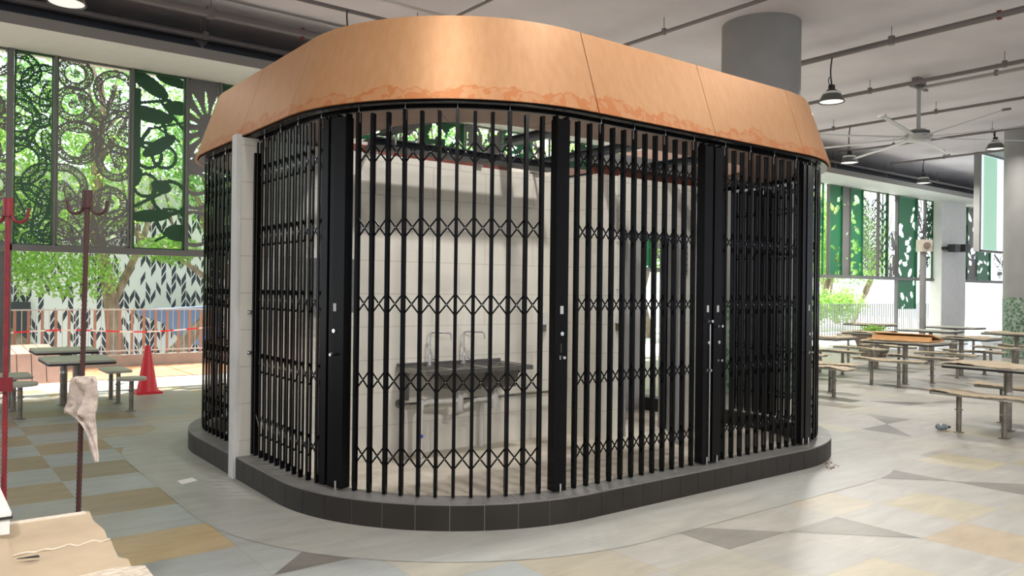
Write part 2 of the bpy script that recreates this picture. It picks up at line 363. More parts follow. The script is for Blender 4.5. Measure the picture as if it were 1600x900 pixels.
# ---------------------------------------------------------------- kiosk outline (rounded rectangle)
U0, U1, V0, V1, RR, GI = 2.056, 7.5985, 3.79, 8.8236, 1.536, 0.134
def outline(s, off=GI):
    """point on the outline at arc length s measured on the gate line; s=0 where the left side meets the front-left corner"""
    r = RR-GI; ro = RR-off; Lc = r*PI/2; Lf = (U1-U0)-2*RR; Ls = (V1-V0)-2*RR
    per = 4*Lc+2*Lf+2*Ls
    s = ((s+per/2) % per)-per/2
    def arc(cx, cy, a0, t):
        a = a0+t/r; return (cx+ro*math.cos(a), cy+ro*math.sin(a)), a+PI/2
    if s < 0:
        if s >= -Ls: return (U0+off, V0+RR-s), -PI/2
        s2 = -s-Ls
        if s2 < Lc:
            a = PI-s2/r; return (U0+RR+ro*math.cos(a), V1-RR+ro*math.sin(a)), a+PI/2
        s3 = s2-Lc
        return (U0+RR+s3, V1-off), PI
    if s < Lc: return arc(U0+RR, V0+RR, PI, s)
    s -= Lc
    if s < Lf: return (U0+RR+s, V0+off), 0.0
    s -= Lf
    if s < Lc: return arc(U1-RR, V0+RR, -PI/2, s)
    s -= Lc
    if s < Ls: return (U1-off, V0+RR+s), PI/2
    s -= Ls
    if s < Lc: return arc(U1-RR, V1-RR, 0, s)
    s -= Lc
    return (U1-RR-s, V1-off), PI
PERIM = 4*(RR-GI)*PI/2+2*((U1-U0)-2*RR)+2*((V1-V0)-2*RR)
def path(s0, s1, step=0.06):
    n = max(2, int(abs(s1-s0)/step)+1)
    return [(lambda off, s=s0+(s1-s0)*i/(n-1): outline(s, off)[0]) for i in range(n)]
# ---------------------------------------------------------------- hall floor
def make_floor():
    vs_, fs, cols = [], [], []
    rnd = random.Random(3)
    def quad(poly, z, c):
        b = len(vs_); vs_.extend([(p[0], p[1], z) for p in poly]); fs.append(tuple(range(b, b+len(poly)))); cols.extend([c]*len(poly))
    GREY = (0.32, 0.345, 0.335); DARK = (0.105, 0.095, 0.092)
    GOLD = [(0.40, 0.36, 0.25), (0.39, 0.36, 0.285), (0.38, 0.345, 0.265), (0.41, 0.365, 0.25), (0.37, 0.35, 0.29)]
    BROWN = [(0.285, 0.225, 0.145), (0.26, 0.215, 0.15), (0.31, 0.235, 0.14)]
    bow = {(5,1): 'LL', (10,0): 'LL', (1,3): 'AP', (6,0): 'UR', (9,1): 'UR', (14,4): 'LR', (13,3): 'UL', (17,5): 'LL', (18,4): 'UR', (12,8): 'LL', (20,7): 'UR', (19,2): 'LL'}
    for i in range(-30, 66):
        for j in range(-30, 20):
            x0 = 0.96+0.573*i; y0 = 2.30+0.567*j; x1 = x0+0.573; y1 = y0+0.567
            if y1 > 12.95: y1 = min(y1, 12.95)
            if y0 >= y1: continue
            g = rnd.uniform(0.93, 1.07)
            if (i+j) % 2 == 0 and (i, j) not in bow:
                if i <= 1 and j >= 6: c = rnd.choice(BROWN)
                elif i <= 1: c = GOLD[0] if rnd.random() < 0.5 else (0.40, 0.30, 0.165)
                else: c = rnd.choice(GOLD) if (i < 16 and rnd.random() < 0.75) else (0.36, 0.34, 0.29)
                if (i, j) == (8, -2) or (i, j) == (7, -1): c = (0.40, 0.315, 0.21)
            else:
                c = (0.355, 0.345, 0.32) if i > 2 else GREY
            c = (c[0]*g, c[1]*g, c[2]*g, 1)
            quad([(x0,y0),(x1,y0),(x1,y1),(x0,y1)], 0.0, c)
            if (i, j) in bow:
                k = bow[(i, j)]
                tri = {'LL': [(x0,y0),(x1,y0),(x0,y1)], 'UR': [(x1,y0),(x1,y1),(x0,y1)], 'LR': [(x0,y0),(x1,y0),(x1,y1)], 'UL': [(x0,y0),(x1,y1),(x0,y1)], 'AP': [(x0,y0),(x1,y0),((x0+x1)/2,(y0+y1)/2)]}[k]
                quad(tri, 0.0012, (*DARK, 1))
    # plain stone border following the kiosk
    n = 180; ring = [[outline(PERIM*k/n-PERIM/2, o)[0] for k in range(n)] for o in (-0.55, 0.02)]
    for k in range(n):
        k2 = (k+1) % n
        quad([ring[0][k], ring[0][k2], ring[1][k2], ring[1][k]], 0.0024, (0.345, 0.35, 0.325, 1))
    me = bpy.data.meshes.new('floor'); me.from_pydata(vs_, [], fs); me.materials.append(M['stone'])
    ca = me.color_attributes.new('stone', 'FLOAT_COLOR', 'POINT')
    for k, c in enumerate(cols): ca.data[k].color = c
    bm = bmesh.new(); bm.from_mesh(me)
    for f in bm.faces:
        if f.normal.z < 0: f.normal_flip()
    bm.to_mesh(me); bm.free()
    o = bpy.data.objects.new('floor', me); COL.objects.link(o); return struct(o)
make_floor()
# ceiling slab
struct(MB().box(-24, 52, -24, 12.95, 5.5, 5.8).build('ceiling', M['concrete'], smooth=False))
for nm, bx in (('added_wall_front', (-24, 52, -24.2, -24)), ('added_wall_left', (-24.2, -24, -24, 12.9)), ('added_wall_right', (52, 52.2, -24, 12.9))):  # unseen walls added round the hall to hold back sky light
    struct(MB().box(*bx, 0, 5.5).build(nm, M['concrete'], smooth=False))
# facade line: soffit slab, edge, recess wall with its shade put into a dark colour
FV = 12.9
o = MB(); o.box(-14, 44, 11.62, FV+0.25, 4.75, 4.77, 0); o.box(-14, 44, 11.60, 11.62, 4.74, 4.88, 1)
struct(o.build('trim_1', [M['soffit_white'], M['bulk_edge']], smooth=False))
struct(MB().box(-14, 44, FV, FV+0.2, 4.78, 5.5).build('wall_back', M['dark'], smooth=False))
# floor threshold, timber deck, kerb, outdoor ground
struct(MB().box(-14, 44, 12.95, 13.75, -0.05, 0.0).build('floor_threshold', M['grating'], smooth=False))
dk = MB()
for k in range(22):
    x0 = -14+k*1.05
    dk.box(x0, x0+1.03, 13.75, 15.75, -0.05, 0.012)
struct(dk.build('floor_deck', M['timber'], smooth=False))
struct(MB().box(-14, 9, 15.75, 15.95, -0.05, 0.22).build('trim_kerb', M['kerb'], smooth=False))
struct(MB().box(9, 60, 13.75, 22, -0.05, 0.0).build('floor_terrace', M['outside_floor'], smooth=False))
struct(MB().box(-60, 90, 15.95, 80, -1.4, -1.2).build('ground_outside', M['outside_floor'], smooth=False))
# ---------------------------------------------------------------- kiosk: floor, walls
n = 120
struct(MB().add([(*outline(PERIM*k/n-PERIM/2, 0.17)[0], 0.006) for k in range(n)], [tuple(range(n))]).build('floor_kiosk', M['kiosk_floor'], smooth=False))
WH = 2.67
struct(MB().box(2.075, 5.47+0.12, 6.19, 6.29, 0.0, WH).build('wall_sink', M['blockwall'], smooth=False))
struct(MB().box(5.47, 5.59, 5.73, 6.19, 0.0, WH).build('wall_return', M['blockwall_y'], smooth=False))
b = MB(); b.box(5.59, 5.87, 5.73, 5.85, 0, WH); b.box(5.87, 6.56, 5.73, 5.85, 2.07, WH); b.box(6.56, 7.36, 5.73, 5.85, 0, WH)
struct(b.build('wall_service', M['blockwall'], smooth=False))
struct(MB().box(2.035, 2.075, 6.185, 6.295, 0.0, WH+0.02).build('trim_2', M['wallend'], smooth=False))
# back rooms behind the service wall: grey cross wall and inner ceiling-free partition
struct(MB().box(5.2, 7.38, 6.92, 7.0, 0, 2.5).build('wall_inner', M['greywall'], smooth=False))
# plinth
pl = thing('tiled_plinth', 'dark grey tiled plinth curb carrying the black folding gates', 'plinth', (4.8, 3.8, 0))
def ringpart(name, material, prof, parent, s0=None, s1=None, step=0.06):
    if s0 is None:
        p = path(-PERIM/2, PERIM/2, step)[:-1]; return MB().sweep(prof, p, closed=True).build(name, material, parent)
    return MB().sweep(prof, path(s0, s1, step)).build(name, material, parent)
def tile_ring_mat(name, c, mort):
    m = mat(name, c, 0.38); return m
M['plinth'] = mat('dark_grey_tile', (0.026, 0.023, 0.020), 0.45, var=0.12, scale=5, spec=0.25)
M['plinth_top'] = mat('grey_tile_top', (0.17, 0.165, 0.16), 0.45, var=0.12, scale=6)
M['grout'] = mat('pale_grout', (0.30, 0.285, 0.26), 0.8)
ringpart('curb_core', M['grout'], [(0.0040, 0.0), (0.0040, 0.1665), (0.194, 0.1665), (0.194, 0.0)], pl, -0.860, PERIM-0.972, 0.03)
k = 0; s = -PERIM/2; TL = 0.197
ntile = int((PERIM-0.112)/TL); TL = (PERIM-0.112)/ntile
face = MB(); top = MB(); inn = MB()
for i in range(ntile):
    s0 = -0.860+i*TL+0.0018; s1 = s0+TL-0.0036
    pth = path(s0, s1, 0.03)
    face.sweep([(0.0, 0.0), (0.0, 0.158), (0.012, 0.158), (0.012, 0.0)], pth)
    top.sweep([(0.0, 0.162), (0.0, 0.170), (0.20, 0.170), (0.20, 0.162)], pth)
    inn.sweep([(0.19, 0.0), (0.19, 0.160), (0.20, 0.160), (0.20, 0.0)], pth)
face.build('face_tiles', M['plinth'], pl); top.build('top_tiles', M['plinth_top'], pl); inn.build('inner_tiles', M['plinth'], pl)
# ---------------------------------------------------------------- copper canopy
cp = thing('copper_canopy', 'copper clad canopy ring leaning inward above the folding gates', 'canopy', (4.8, 3.8, 2.69))
HB, HT, OB, OT = 2.6855, 3.2687, 0.029, 0.226
seams = [-2.10-1.2, -2.10, -0.957, 0.042, 2.262, 3.485, 4.676, 5.95, 7.2, 8.4]
k = 8.4
while k+1.5 < PERIM-3.3: k += 1.3; seams.append(k)
seams.append(PERIM-3.3)
for i in range(len(seams)-1):
    a, b_ = seams[i]+0.004, seams[i+1]-0.004
    mb = MB(); st = 0.05
    p = path(a, b_, st)
    mb.sweep([(OB, HB), (OT, HT), (OT+0.02, HT), (OT+0.02, HT-0.006), (OT+0.006, HT-0.006), (OB+0.022, HB+0.006), (OB+0.022, HB)], p)
    mb.build('copper_panel', M['copper'], cp)
ringpart('joint_backing', M['copper_dark'], [(OB+0.012, HB+0.008), (OT+0.008, HT-0.008), (OT+0.02, HT-0.008), (OB+0.025, HB+0.008)], cp)
LPROF = [(0.30, 2.72), (0.30, 3.26), (0.33, 3.26), (0.33, 2.72)]
MB().sweep(LPROF, path(9.9, PERIM+4.9)).build('inner_lining', M['cream'], cp)
MB().sweep(LPROF, path(4.9, 9.9)).build('inner_lining', M['copper_soffit'], cp)
sf = [-3.3, -2.10, -0.957, 0.042, 1.15, 2.262, 3.485, 4.676, 5.95, 7.2]
for i in range(len(sf)-1):
    MB().sweep([(0.165, 2.697), (0.165, 2.712), (0.79, 2.712), (0.79, 2.697)], path(sf[i]+0.004, sf[i+1]-0.004)).build('soffit_panel', M['copper_soffit'], cp)
MB().sweep([(0.165, 2.697), (0.165, 2.712), (0.42, 2.712), (0.42, 2.697)], path(7.2, PERIM-3.3)).build('soffit_panel', M['copper_soffit'], cp)
MB().sweep([(0.17, 2.705), (0.17, 2.72), (0.80, 2.72), (0.80, 2.705)], path(-3.3, 7.2)).build('soffit_backing', M['copper_dark'], cp)
ringpart('gate_track', M['black'], [(OB+0.03, 2.672), (OB+0.03, 2.70), (0.165, 2.70), (0.165, 2.672), (0.148, 2.672), (0.148, 2.688), (0.12, 2.688), (0.12, 2.672)], cp)
ringpart('track_rail', M['black'], [(0.155, 2.655), (0.155, 2.69), (0.185, 2.69), (0.185, 2.655)], cp)
# steel frame above the walls
fr = thing('roof_frame', 'dark grey steel channel frame lying above the cream kiosk walls', 'steel frame', (3.1, 6.1, 2.72))
def channel(mb, p0, p1, w_, h_):
    p0 = Vector(p0); p1 = Vector(p1); d = p1-p0; a = math.atan2(d.y, d.x); c = (p0+p1)/2
    mb.obox(c, d.length, w_*0.2, h_, a); off = Vector((0, 0, 0))
    mb.obox(c+off+Vector((0,0,h_/2)), d.length, w_, 0.008, a); mb.obox(c+off-Vector((0,0,h_/2)), d.length, w_, 0.008, a)
for p0, p1 in [((3.0, 5.85, 2.69), (5.0, 5.85, 2.69)), ((3.03, 5.7, 2.72), (3.03, 4.6, 2.80)), ((4.62, 6.15, 2.93), (4.62, 4.45, 2.93)), ((5.45, 6.9, 2.88), (5.45, 4.5, 2.88)), ((6.4, 8.2, 2.85), (6.4, 4.6, 2.85))]:
    mb = MB(); channel(mb, p0, p1, 0.22 if p0[1] == p1[1] else 0.12, 0.06); mb.build('steel_channel', M['greysteel'], fr, smooth=False)
for x in (3.16, 4.28, 5.0):
    MB().box(x, x+0.012, 5.70, 6.24, 2.672, 2.74).box(x, x+0.09, 6.16, 6.24, 2.67, 2.682).build('bracket', M['pipe_light'], fr, smooth=False)
wt = MB(); wt.box(2.3, 4.7, 6.21, 6.27, WH, 2.74); struct(wt.build('trim_3', M['redsteel'], smooth=False))
struct(MB().box(5.59, 7.3, 5.95, 6.03, WH, 2.90).build('trim_4', M['redsteel'], smooth=False))
struct(MB().box(5.59, 7.3, 5.86, 5.94, 2.80, 2.93).build('trim_5', M['frame'], smooth=False))
# ---------------------------------------------------------------- folding gates
PB_, PT_ = 0.180, 2.632
ROWS = [0.42, 0.905, 1.40, 1.89, 2.37]
def bar_mesh(top):
    mb = MB()
    for y in (-0.0130, 0.0130):
        mb.box(-0.0108, 0.0108, y-0.0048, y+0.0048, 0.030, top-0.18)
    mb.box(-0.0105, 0.0105, -0.0155, 0.0155, 0.0, 0.055)
    return mb.mesh('gate_bar', M['black'], smooth=False)
bar_me = bar_mesh(PT_); bar_me_hang = bar_mesh(2.645)
hang_me = MB().tube([(0,0,2.44), (0,0,2.50)], 0.004, 8).box(-0.009, 0.009, -0.012, 0.012, 2.40, 2.462).mesh('hanger_bolt', M['chrome'])
SP = 0.1125
def brace_mesh(sp):
    mb = MB(); hz = 0.070; L = math.hypot(sp, 2*hz); a = math.atan2(2*hz, sp)
    for sgn in (1, -1):
        Mx = Matrix.Rotation(-sgn*a, 3, 'Y')
        mb.obox((0, sgn*0.003, 0), L+0.010, 0.0035, 0.0105, M=Mx)
    return mb.mesh('scissor_brace', M['black'], smooth=False)
rivet_me = MB().tube([(0, -0.007, 0), (0, 0.007, 0)], 0.0034, 8).mesh('rivet', M['chrome'])
braces = {}
def place(me, name, parent, s, z, lab=None):
    (x, y), a = outline(s); o = bpy.data.objects.new(name, me); COL.objects.link(o); o.parent = parent
    px, py, pz = WORIG[parent.name]; o.location = (x-px, y-py, z-pz); o.rotation_euler = (0, 0, a)
    WORIG[o.name] = (x, y, z); return o
def rivet_on(o, z=0.0):
    r = bpy.data.objects.new('rivet', rivet_me); COL.objects.link(r); r.parent = o; r.location = (0, 0, z)
def gate(label, s0, s1, sp=SP, rivets=True, hphase=0, n=None):
    """scissor gate: uprights from s0 to s1 (both included)"""
    (x, y), a = outline((s0+s1)/2)
    g = thing('folding_gate', label, 'gate', (x, y, 0.17), 'black folding gates around the kiosk')
    cnt = n or max(1, round((s1-s0)/sp)); step = (s1-s0)/cnt; key = round(step, 4)
    if key not in braces: braces[key] = brace_mesh(step)
    for i in range(cnt+1):
        hang = (i+hphase) % 3 == 0
        b = place(bar_me_hang if hang else bar_me, 'upright', g, s0+i*step, 0.178)
        if hang:
            hb = bpy.data.objects.new('hanger_bolt', hang_me); COL.objects.link(hb); hb.parent = b
        if i < cnt:
            for z in ROWS:
                o = place(braces[key], 'scissor_brace', g, s0+(i+0.5)*step, z)
                if rivets: rivet_on(o)
    return g
def stile(g, s, width, depth=0.06, hw=None, z0=0.185, z1=2.62, lipped=True):
    (x, y), a = outline(s); ox, oy, oz = WORIG[g.name]
    mb = MB(); mb.obox((0,0,(z0+z1)/2), width, depth, z1-z0)
    if lipped:
        for sg in (-1, 1): mb.obox((sg*(width/2-0.008), 0, z1+0.012), 0.016, depth*0.7, 0.024)
    me = mb.mesh('lock_stile', M['black'], smooth=False)
    o = bpy.data.objects.new('lock_stile', me); COL.objects.link(o); o.parent = g; o.location = (x-ox, y-oy, -oz); o.rotation_euler = (0,0,a)
    if hw:
        for kind, dx, z in hw:
            m2 = MB(); yf = -depth/2
            if kind == 'plate':
                q = m2.box(dx-0.012, dx+0.012, yf-0.002, yf, z-0.026, z+0.026).build('white_label_plate', M['plate'], o, origin=(0,0,0), smooth=False)
            elif kind == 'lock':
                q = m2.tube([(dx, yf, z), (dx, yf-0.010, z)], 0.013, 14).tube([(dx, yf-0.010, z), (dx, yf-0.014, z)], 0.006, 10).build('lock_cylinder', M['chrome'], o, origin=(0,0,0))
            elif kind == 'knob':
                q = m2.tube([(dx, yf, z), (dx, yf-0.02, z), (dx, yf-0.022, z), (dx, yf-0.04, z)], [0.006, 0.006, 0.012, 0.010], 14).box(dx-0.02, dx-0.008, yf-0.012, yf, z-0.012, z+0.012).build('turn_knob', M['chrome'], o, origin=(0,0,0))
            elif kind == 'slot':
                q = m2.box(dx-0.008, dx+0.002, yf-0.002, yf, z-0.03, z+0.03).build('bolt_slot', M['rubber'], o, origin=(0,0,0), smooth=False)
            elif kind == 'rod':
                q = m2.tube([(dx, yf-0.01, 0.2), (dx, yf-0.01, z)], 0.004, 8).build('drop_bolt_rod', M['chrome'], o, origin=(0,0,0))
            elif kind == 'foot':
                q = m2.tube([(dx, yf-0.006, 0.171), (dx, yf-0.006, 0.235)], 0.007, 8).build('floor_bolt', M['chrome'], o, origin=(0,0,0))
    return o
gA = gate('black folding gate rounding the far left corner of the kiosk behind the cream wall end', -3.2, -1.06, hphase=1)
gB = gate('black folding gate between the cream wall end and the first wide lock post', -0.79, 0.30, hphase=2)
stile(gB, -0.832, 0.028, depth=0.05, z1=2.55, lipped=False)
stile(gB, 0.385, 0.055)
gC = gate('black folding gate across the front left corner before the double sink', 0.647, 1.885, hphase=0, n=11)
stile(gC, 0.452, 0.034); stile(gC, 0.525, 0.098, depth=0.075, hw=[('plate', -0.03, 1.37), ('lock', -0.03, 1.215), ('knob', -0.03, 1.06), ('foot', 0, 0)])
gD = gate('black folding gate on the front between the middle lock post and the pair of posts', 2.165, 3.36, hphase=1, n=11)
stile(gD, 2.024, 0.098, depth=0.075, hw=[('plate', 0.0, 1.37), ('lock', 0.0, 1.215), ('slot', 0, 1.12), ('knob', 0.0, 1.06), ('foot', 0, 0)])
stile(gD, 3.495, 0.098, depth=0.075, hw=[('plate', 0.0, 1.37), ('knob', 0.012, 1.275), ('lock', 0.01, 1.11), ('knob', 0.0, 0.90), ('rod', 0.02, 1.25), ('foot', 0, 0)])
gE = gate('black folding gate from the pair of lock posts to the post at the right corner', 3.74, 4.72, hphase=0, n=9)
stile(gE, 3.617, 0.098, depth=0.075, hw=[('plate', 0.0, 1.37), ('knob', 0.012, 1.235), ('lock', 0.01, 1.11), ('knob', 0.01, 0.97), ('foot', 0, 0)])
stile(gE, 4.815, 0.055, hw=[('foot', 0, 0)])
gF = gate('black folding gate curving round the right end of the kiosk', 5.02, 6.55, hphase=0, n=14)
stile(gF, 4.90, 0.10, depth=0.075, hw=[('plate', 0.0, 1.37), ('lock', 0.0, 1.14), ('knob', 0.0, 0.98), ('foot', 0, 0)])
gG = gate('black folding gate standing folded up against the cream service wall', 6.60, 7.15, sp=0.045, hphase=0, n=11)
gH = gate('black folding gate on the far right rear side of the kiosk', 8.9, 10.6, hphase=0)
gI = gate('black folding gate closing the back of the kiosk', 10.8, 13.4, hphase=0, rivets=False)
# lock keeps on the cream wall end beside the left gate
for lab, z in (('upper chrome lock keep on the cream wall end beside the left gate', 1.30), ('lower chrome lock keep on the cream wall end beside the left gate', 0.98)):
    t = MB().tube([(2.15, 6.19, z), (2.15, 6.155, z)], 0.009, 12).box(2.135, 2.165, 6.183, 6.19, z-0.014, z+0.014).build('lock_keep', M['chrome'])
    tag(t, lab, 'lock')
# ---------------------------------------------------------------- sink and wall fittings inside the kiosk
sk = thing('double_sink', 'stainless steel double bowl sink with drainer fixed to the cream wall', 'sink', (4.04, 5.93, 0.8))
X0, X1, Y0, Y1, ZT = 3.47, 4.62, 5.68, 6.185, 0.80
t = MB()
def rect_hole_top(mb, x0, x1, y0, y1, z, holes, th=0.02):
    xs = sorted({x0, x1, *[h[0] for h in holes], *[h[1] for h in holes]}); ys = sorted({y0, y1, *[h[2] for h in holes], *[h[3] for h in holes]})
    for i in range(len(xs)-1):
        for j in range(len(ys)-1):
            cx, cy = (xs[i]+xs[i+1])/2, (ys[j]+ys[j+1])/2
            if any(h[0] < cx < h[1] and h[2] < cy < h[3] for h in holes): continue
            mb.box(xs[i], xs[i+1], ys[j], ys[j+1], z-th, z)
bowls = [(3.80, 4.13, 5.74, 6.08), (4.19, 4.52, 5.74, 6.08)]
rect_hole_top(t, X0, X1, Y0, Y1, ZT, bowls, 0.012)
t.box(X0, X1, Y0-0.004, Y0+0.004, ZT-0.035, ZT+0.004); t.box(X0-0.004, X0+0.004, Y0, Y1, ZT-0.035, ZT+0.004); t.box(X1-0.004, X1+0.004, Y0, Y1, ZT-0.035, ZT+0.004); t.box(X0, X1, Y1-0.006, Y1, ZT-0.02, ZT+0.03)
t.build('sink_top', M['steel'], sk, smooth=False)
for i in range(7):
    MB().box(3.53+i*0.035, 3.542+i*0.035, 5.76, 6.06, ZT, ZT+0.004).build('drainer_rib', M['steel'], sk, smooth=False)
for (a0, a1, b0, b1) in bowls:
    w_ = MB(); d = 0.19; s_ = 0.03
    tp = [(a0,b0),(a1,b0),(a1,b1),(a0,b1)]; bt = [(a0+s_,b0+s_),(a1-s_,b0+s_),(a1-s_,b1-s_),(a0+s_,b1-s_)]
    for e in (0.0, 0.004):
        w_.add([(p[0],p[1],ZT-0.004) for p in tp]+[(p[0],p[1],ZT-d-e) for p in bt], [(0,1,5,4),(1,2,6,5),(2,3,7,6),(3,0,4,7),(4,5,6,7)])
    bw = w_.build('bowl', M['steel'], sk, smooth=False)
    cx, cy = (a0+a1)/2, (b0+b1)/2
    MB().lathe([(0.0, 0), (0.035, 0.003), (0.04, 0)], (cx, cy, ZT-d+0.001), 16).build('drain', M['chrome'], bw)
for x, in ((pv(672, 569, 6.12).x,), (pv(725, 567, 6.12).x,)):
    tp = MB(); y = 6.13
    tp.lathe([(0.024, 0), (0.024, 0.012), (0.017, 0.02), (0.017, 0.09), (0.012, 0.10)], (x, y, ZT), 16)
    pts = [(x, y, ZT+0.08), (x, y, ZT+0.27)]
    for k in range(1, 6):
        a = PI/2*k/5; pts.append((x+0.03*(1-math.cos(a)), y-0.0*(1-math.cos(a)), ZT+0.27+0.03*math.sin(a)))
    pts.append((x+0.14, y-0.09, ZT+0.30))
    for k in range(1, 5):
        a = PI/2*k/4; pts.append((x+0.14+0.02*math.sin(a), y-0.09-0.015*math.sin(a), ZT+0.30-0.02*(1-math.cos(a))))
    pts.append((x+0.165, y-0.108, ZT+0.235))
    tp.tube(pts, 0.009, 10)
    f = tp.build('gooseneck_tap', M['chrome'], sk)
    MB().tube([(x, y, ZT+0.055), (x+0.05, y-0.02, ZT+0.06)], 0.008, 8).tube([(x+0.05, y-0.02, ZT+0.055), (x+0.05, y-0.02, ZT+0.13)], 0.0055, 8).build('tap_lever', M['chrome'], f)
pp = MB(); pp.tube([(3.965, 5.91, 0.615), (3.965, 5.91, 0.50)], 0.022, 12); pp.tube([(3.965, 5.91, 0.56), (3.965, 5.91, 0.40)], 0.032, 12)
pp.tube([(3.965, 5.91, 0.50), (3.66, 5.98, 0.50), (3.625, 5.99, 0.485), (3.61, 6.0, 0.45), (3.61, 6.0, 0.01)], 0.024, 12)
pp.tube([(3.61, 6.0, 0.52), (3.61, 6.0, 0.43)], 0.032, 12).tube([(3.72, 5.965, 0.50), (3.68, 5.975, 0.50)], 0.031, 12)
o = pp.build('waste_pipe', M['pvc'], sk); MB().tube([(3.61, 6.0, 0.185), (3.61, 6.0, 0.215)], 0.0255, 12).build('blue_band', M['blue'], o)
pp = MB(); pp.tube([(4.355, 5.91, 0.615), (4.355, 5.91, 0.42)], 0.026, 12).tube([(4.355, 5.91, 0.53), (4.355, 5.91, 0.40)], 0.036, 12).tube([(4.355, 5.91, 0.46), (4.355, 6.10, 0.44), (4.355, 6.12, 0.41), (4.355, 6.12, 0.01)], 0.022, 12).tube([(4.355, 5.91, 0.50), (4.13, 5.91, 0.49), (4.0, 5.91, 0.43)], 0.02, 10)
pp.build('waste_pipe', M['pvc'], sk)
for x in (3.55, 4.5):
    MB().box(x, x+0.03, 5.72, 6.18, 0.735, 0.765).box(x, x+0.03, 6.15, 6.18, 0.50, 0.75).build('wall_bracket', M['steel'], sk, smooth=False)
gb = MB(); gb.tube([(3.50, 6.185, 0.47), (3.50, 6.12, 0.47)], 0.016, 12).tube([(3.50, 6.12, 0.47), (3.56, 6.11, 0.47), (5.36, 6.11, 0.47), (5.42, 6.12, 0.47), (5.42, 6.185, 0.47)], 0.014, 12).tube([(3.50, 6.19, 0.47), (3.50, 6.18, 0.47)], 0.04, 16)
tag(gb.build('grab_rail', M['steel']), 'steel grab rail running low along the cream wall under the sink', 'rail')
db = thing('towel_dispenser', 'grey steel paper towel dispenser on the cream wall left of the sink', 'dispenser', (2.83, 6.19, 1.52))
MB().box(2.63, 3.02, 6.08, 6.189, 1.29, 1.74).build('case', M['steel'], db, smooth=False)
MB().box(2.66, 2.99, 6.074, 6.08, 1.32, 1.72).build('front_cover', M['steel'], db, smooth=False)
MB().tube([(2.96, 6.075, 1.52), (2.96, 6.068, 1.52)], 0.012, 12).build('lock', M['rubber'], db)
def soap(name, label, x, y, z, lower, ax):
    s_ = thing(name, label, 'dispenser', (x, y, z))
    prof = [(0.0, 0), (0.032, 0.004), (0.038, 0.02), (0.038, 0.10), (0.03, 0.125), (0.0, 0.13)]
    mb = MB(); mb.box(x-0.035, x+0.035, y-0.07, y-0.001, z, z+0.10); mb.box(x-0.028, x+0.028, y-0.06, y-0.001, z+0.10, z+0.12); mb.build('housing', M['pvc'], s_, smooth=False)
    MB().box(x-0.022, x+0.022, y-0.055, y-0.001, z-0.07, z).build('reservoir', lower, s_, smooth=False)
soap('soap_dispenser', 'small grey soap dispenser on the cream wall right of the sink', 5.14, 6.19, 1.15, M['steel'], 0)
soap('soap_dispenser', 'white dispenser with olive refill beside the grey doorway', 5.76, 5.73, 1.17, mat('olive_refill', (0.10, 0.10, 0.03), 0.4), 0)
for lab, pts in (('slim white conduit running down the cream wall beside the doorway', [(5.76, 5.715, 2.68), (5.76, 5.715, 1.32)]),
                 ('slim grey conduit on the cream wall behind the left lock post', [(3.02, 6.175, 2.67), (3.02, 6.175, 2.05), (3.02, 6.175, 1.74)]),
                 ('pale riser pipe in the inner wall corner right of the sink', [(5.44, 6.15, 1.38), (5.44, 6.15, 0.50)])):
    mb = MB().tube(pts, 0.009 if 'slim' in lab else 0.016, 8)
    for z in np.linspace(pts[0][2]-0.2, pts[-1][2]+0.2, 3): mb.box(pts[0][0]-0.016, pts[0][0]+0.016, pts[0][1]-0.012, pts[0][1]+0.012, z-0.006, z+0.006)
    tag(mb.build('conduit', M['pvc']), lab, 'conduit')
# doorway fittings
dr = thing('door_1', 'grey steel door standing open at the service doorway', 'door', (6.54, 5.72, 0)); dr['kind'] = 'structure'
MB().obox((6.27, 5.41, 1.04), 0.82, 0.042, 2.04, math.atan2(-0.62, -0.55)).build('door_leaf', M['greydoor'], dr, smooth=False)
MB().tube([(6.06, 5.18, 1.0), (6.02, 5.21, 1.0), (6.09, 5.29, 1.0)], 0.009, 8).build('lever_handle', M['chrome'], dr)
struct(MB().box(5.85, 5.87, 5.70, 5.88, 0, 2.09).box(6.56, 6.58, 5.70, 5.88, 0, 2.09).box(5.85, 6.58, 5.70, 5.88, 2.07, 2.09).build('trim_6', M['greydoor'], smooth=False))
tag(MB().box(5.88, 6.50, 5.655, 5.69, 2.065, 2.10).tube([(5.95, 5.67, 2.10), (5.95, 5.73, 2.12)], 0.01, 8).build('door_closer', M['greysteel']), 'dark slim door closer bar above the service doorway', 'door closer')
lv = thing('wall_vent', 'small dark louvred vent on the cream wall right of the doorway', 'vent', (6.74, 5.73, 1.86))
MB().box(6.69, 6.82, 5.712, 5.729, 1.68, 2.04).build('vent_frame', M['frame'], lv, smooth=False)
for i in range(5): MB().obox((6.755, 5.706, 1.73+i*0.065), 0.11, 0.02, 0.006, M=Matrix.Rotation(0.6, 3, 'X')).build('slat', M['dark'], lv, smooth=False)
dp = thing('dustpan', 'black dustpan lying on the kiosk floor behind the front gate', 'dustpan', (4.72, 4.25, 0.01))
MB().box(4.55, 4.78, 4.12, 4.36, 0.008, 0.014).box(4.77, 4.785, 4.12, 4.36, 0.008, 0.075).box(4.55, 4.78, 4.12, 4.13, 0.008, 0.045).box(4.55, 4.78, 4.35, 4.36, 0.008, 0.045).build('pan', M['rubber'], dp, smooth=False)
MB().tube([(4.78, 4.24, 0.05), (4.90, 4.24, 0.075)], 0.012, 10).build('handle', M['rubber'], dp)
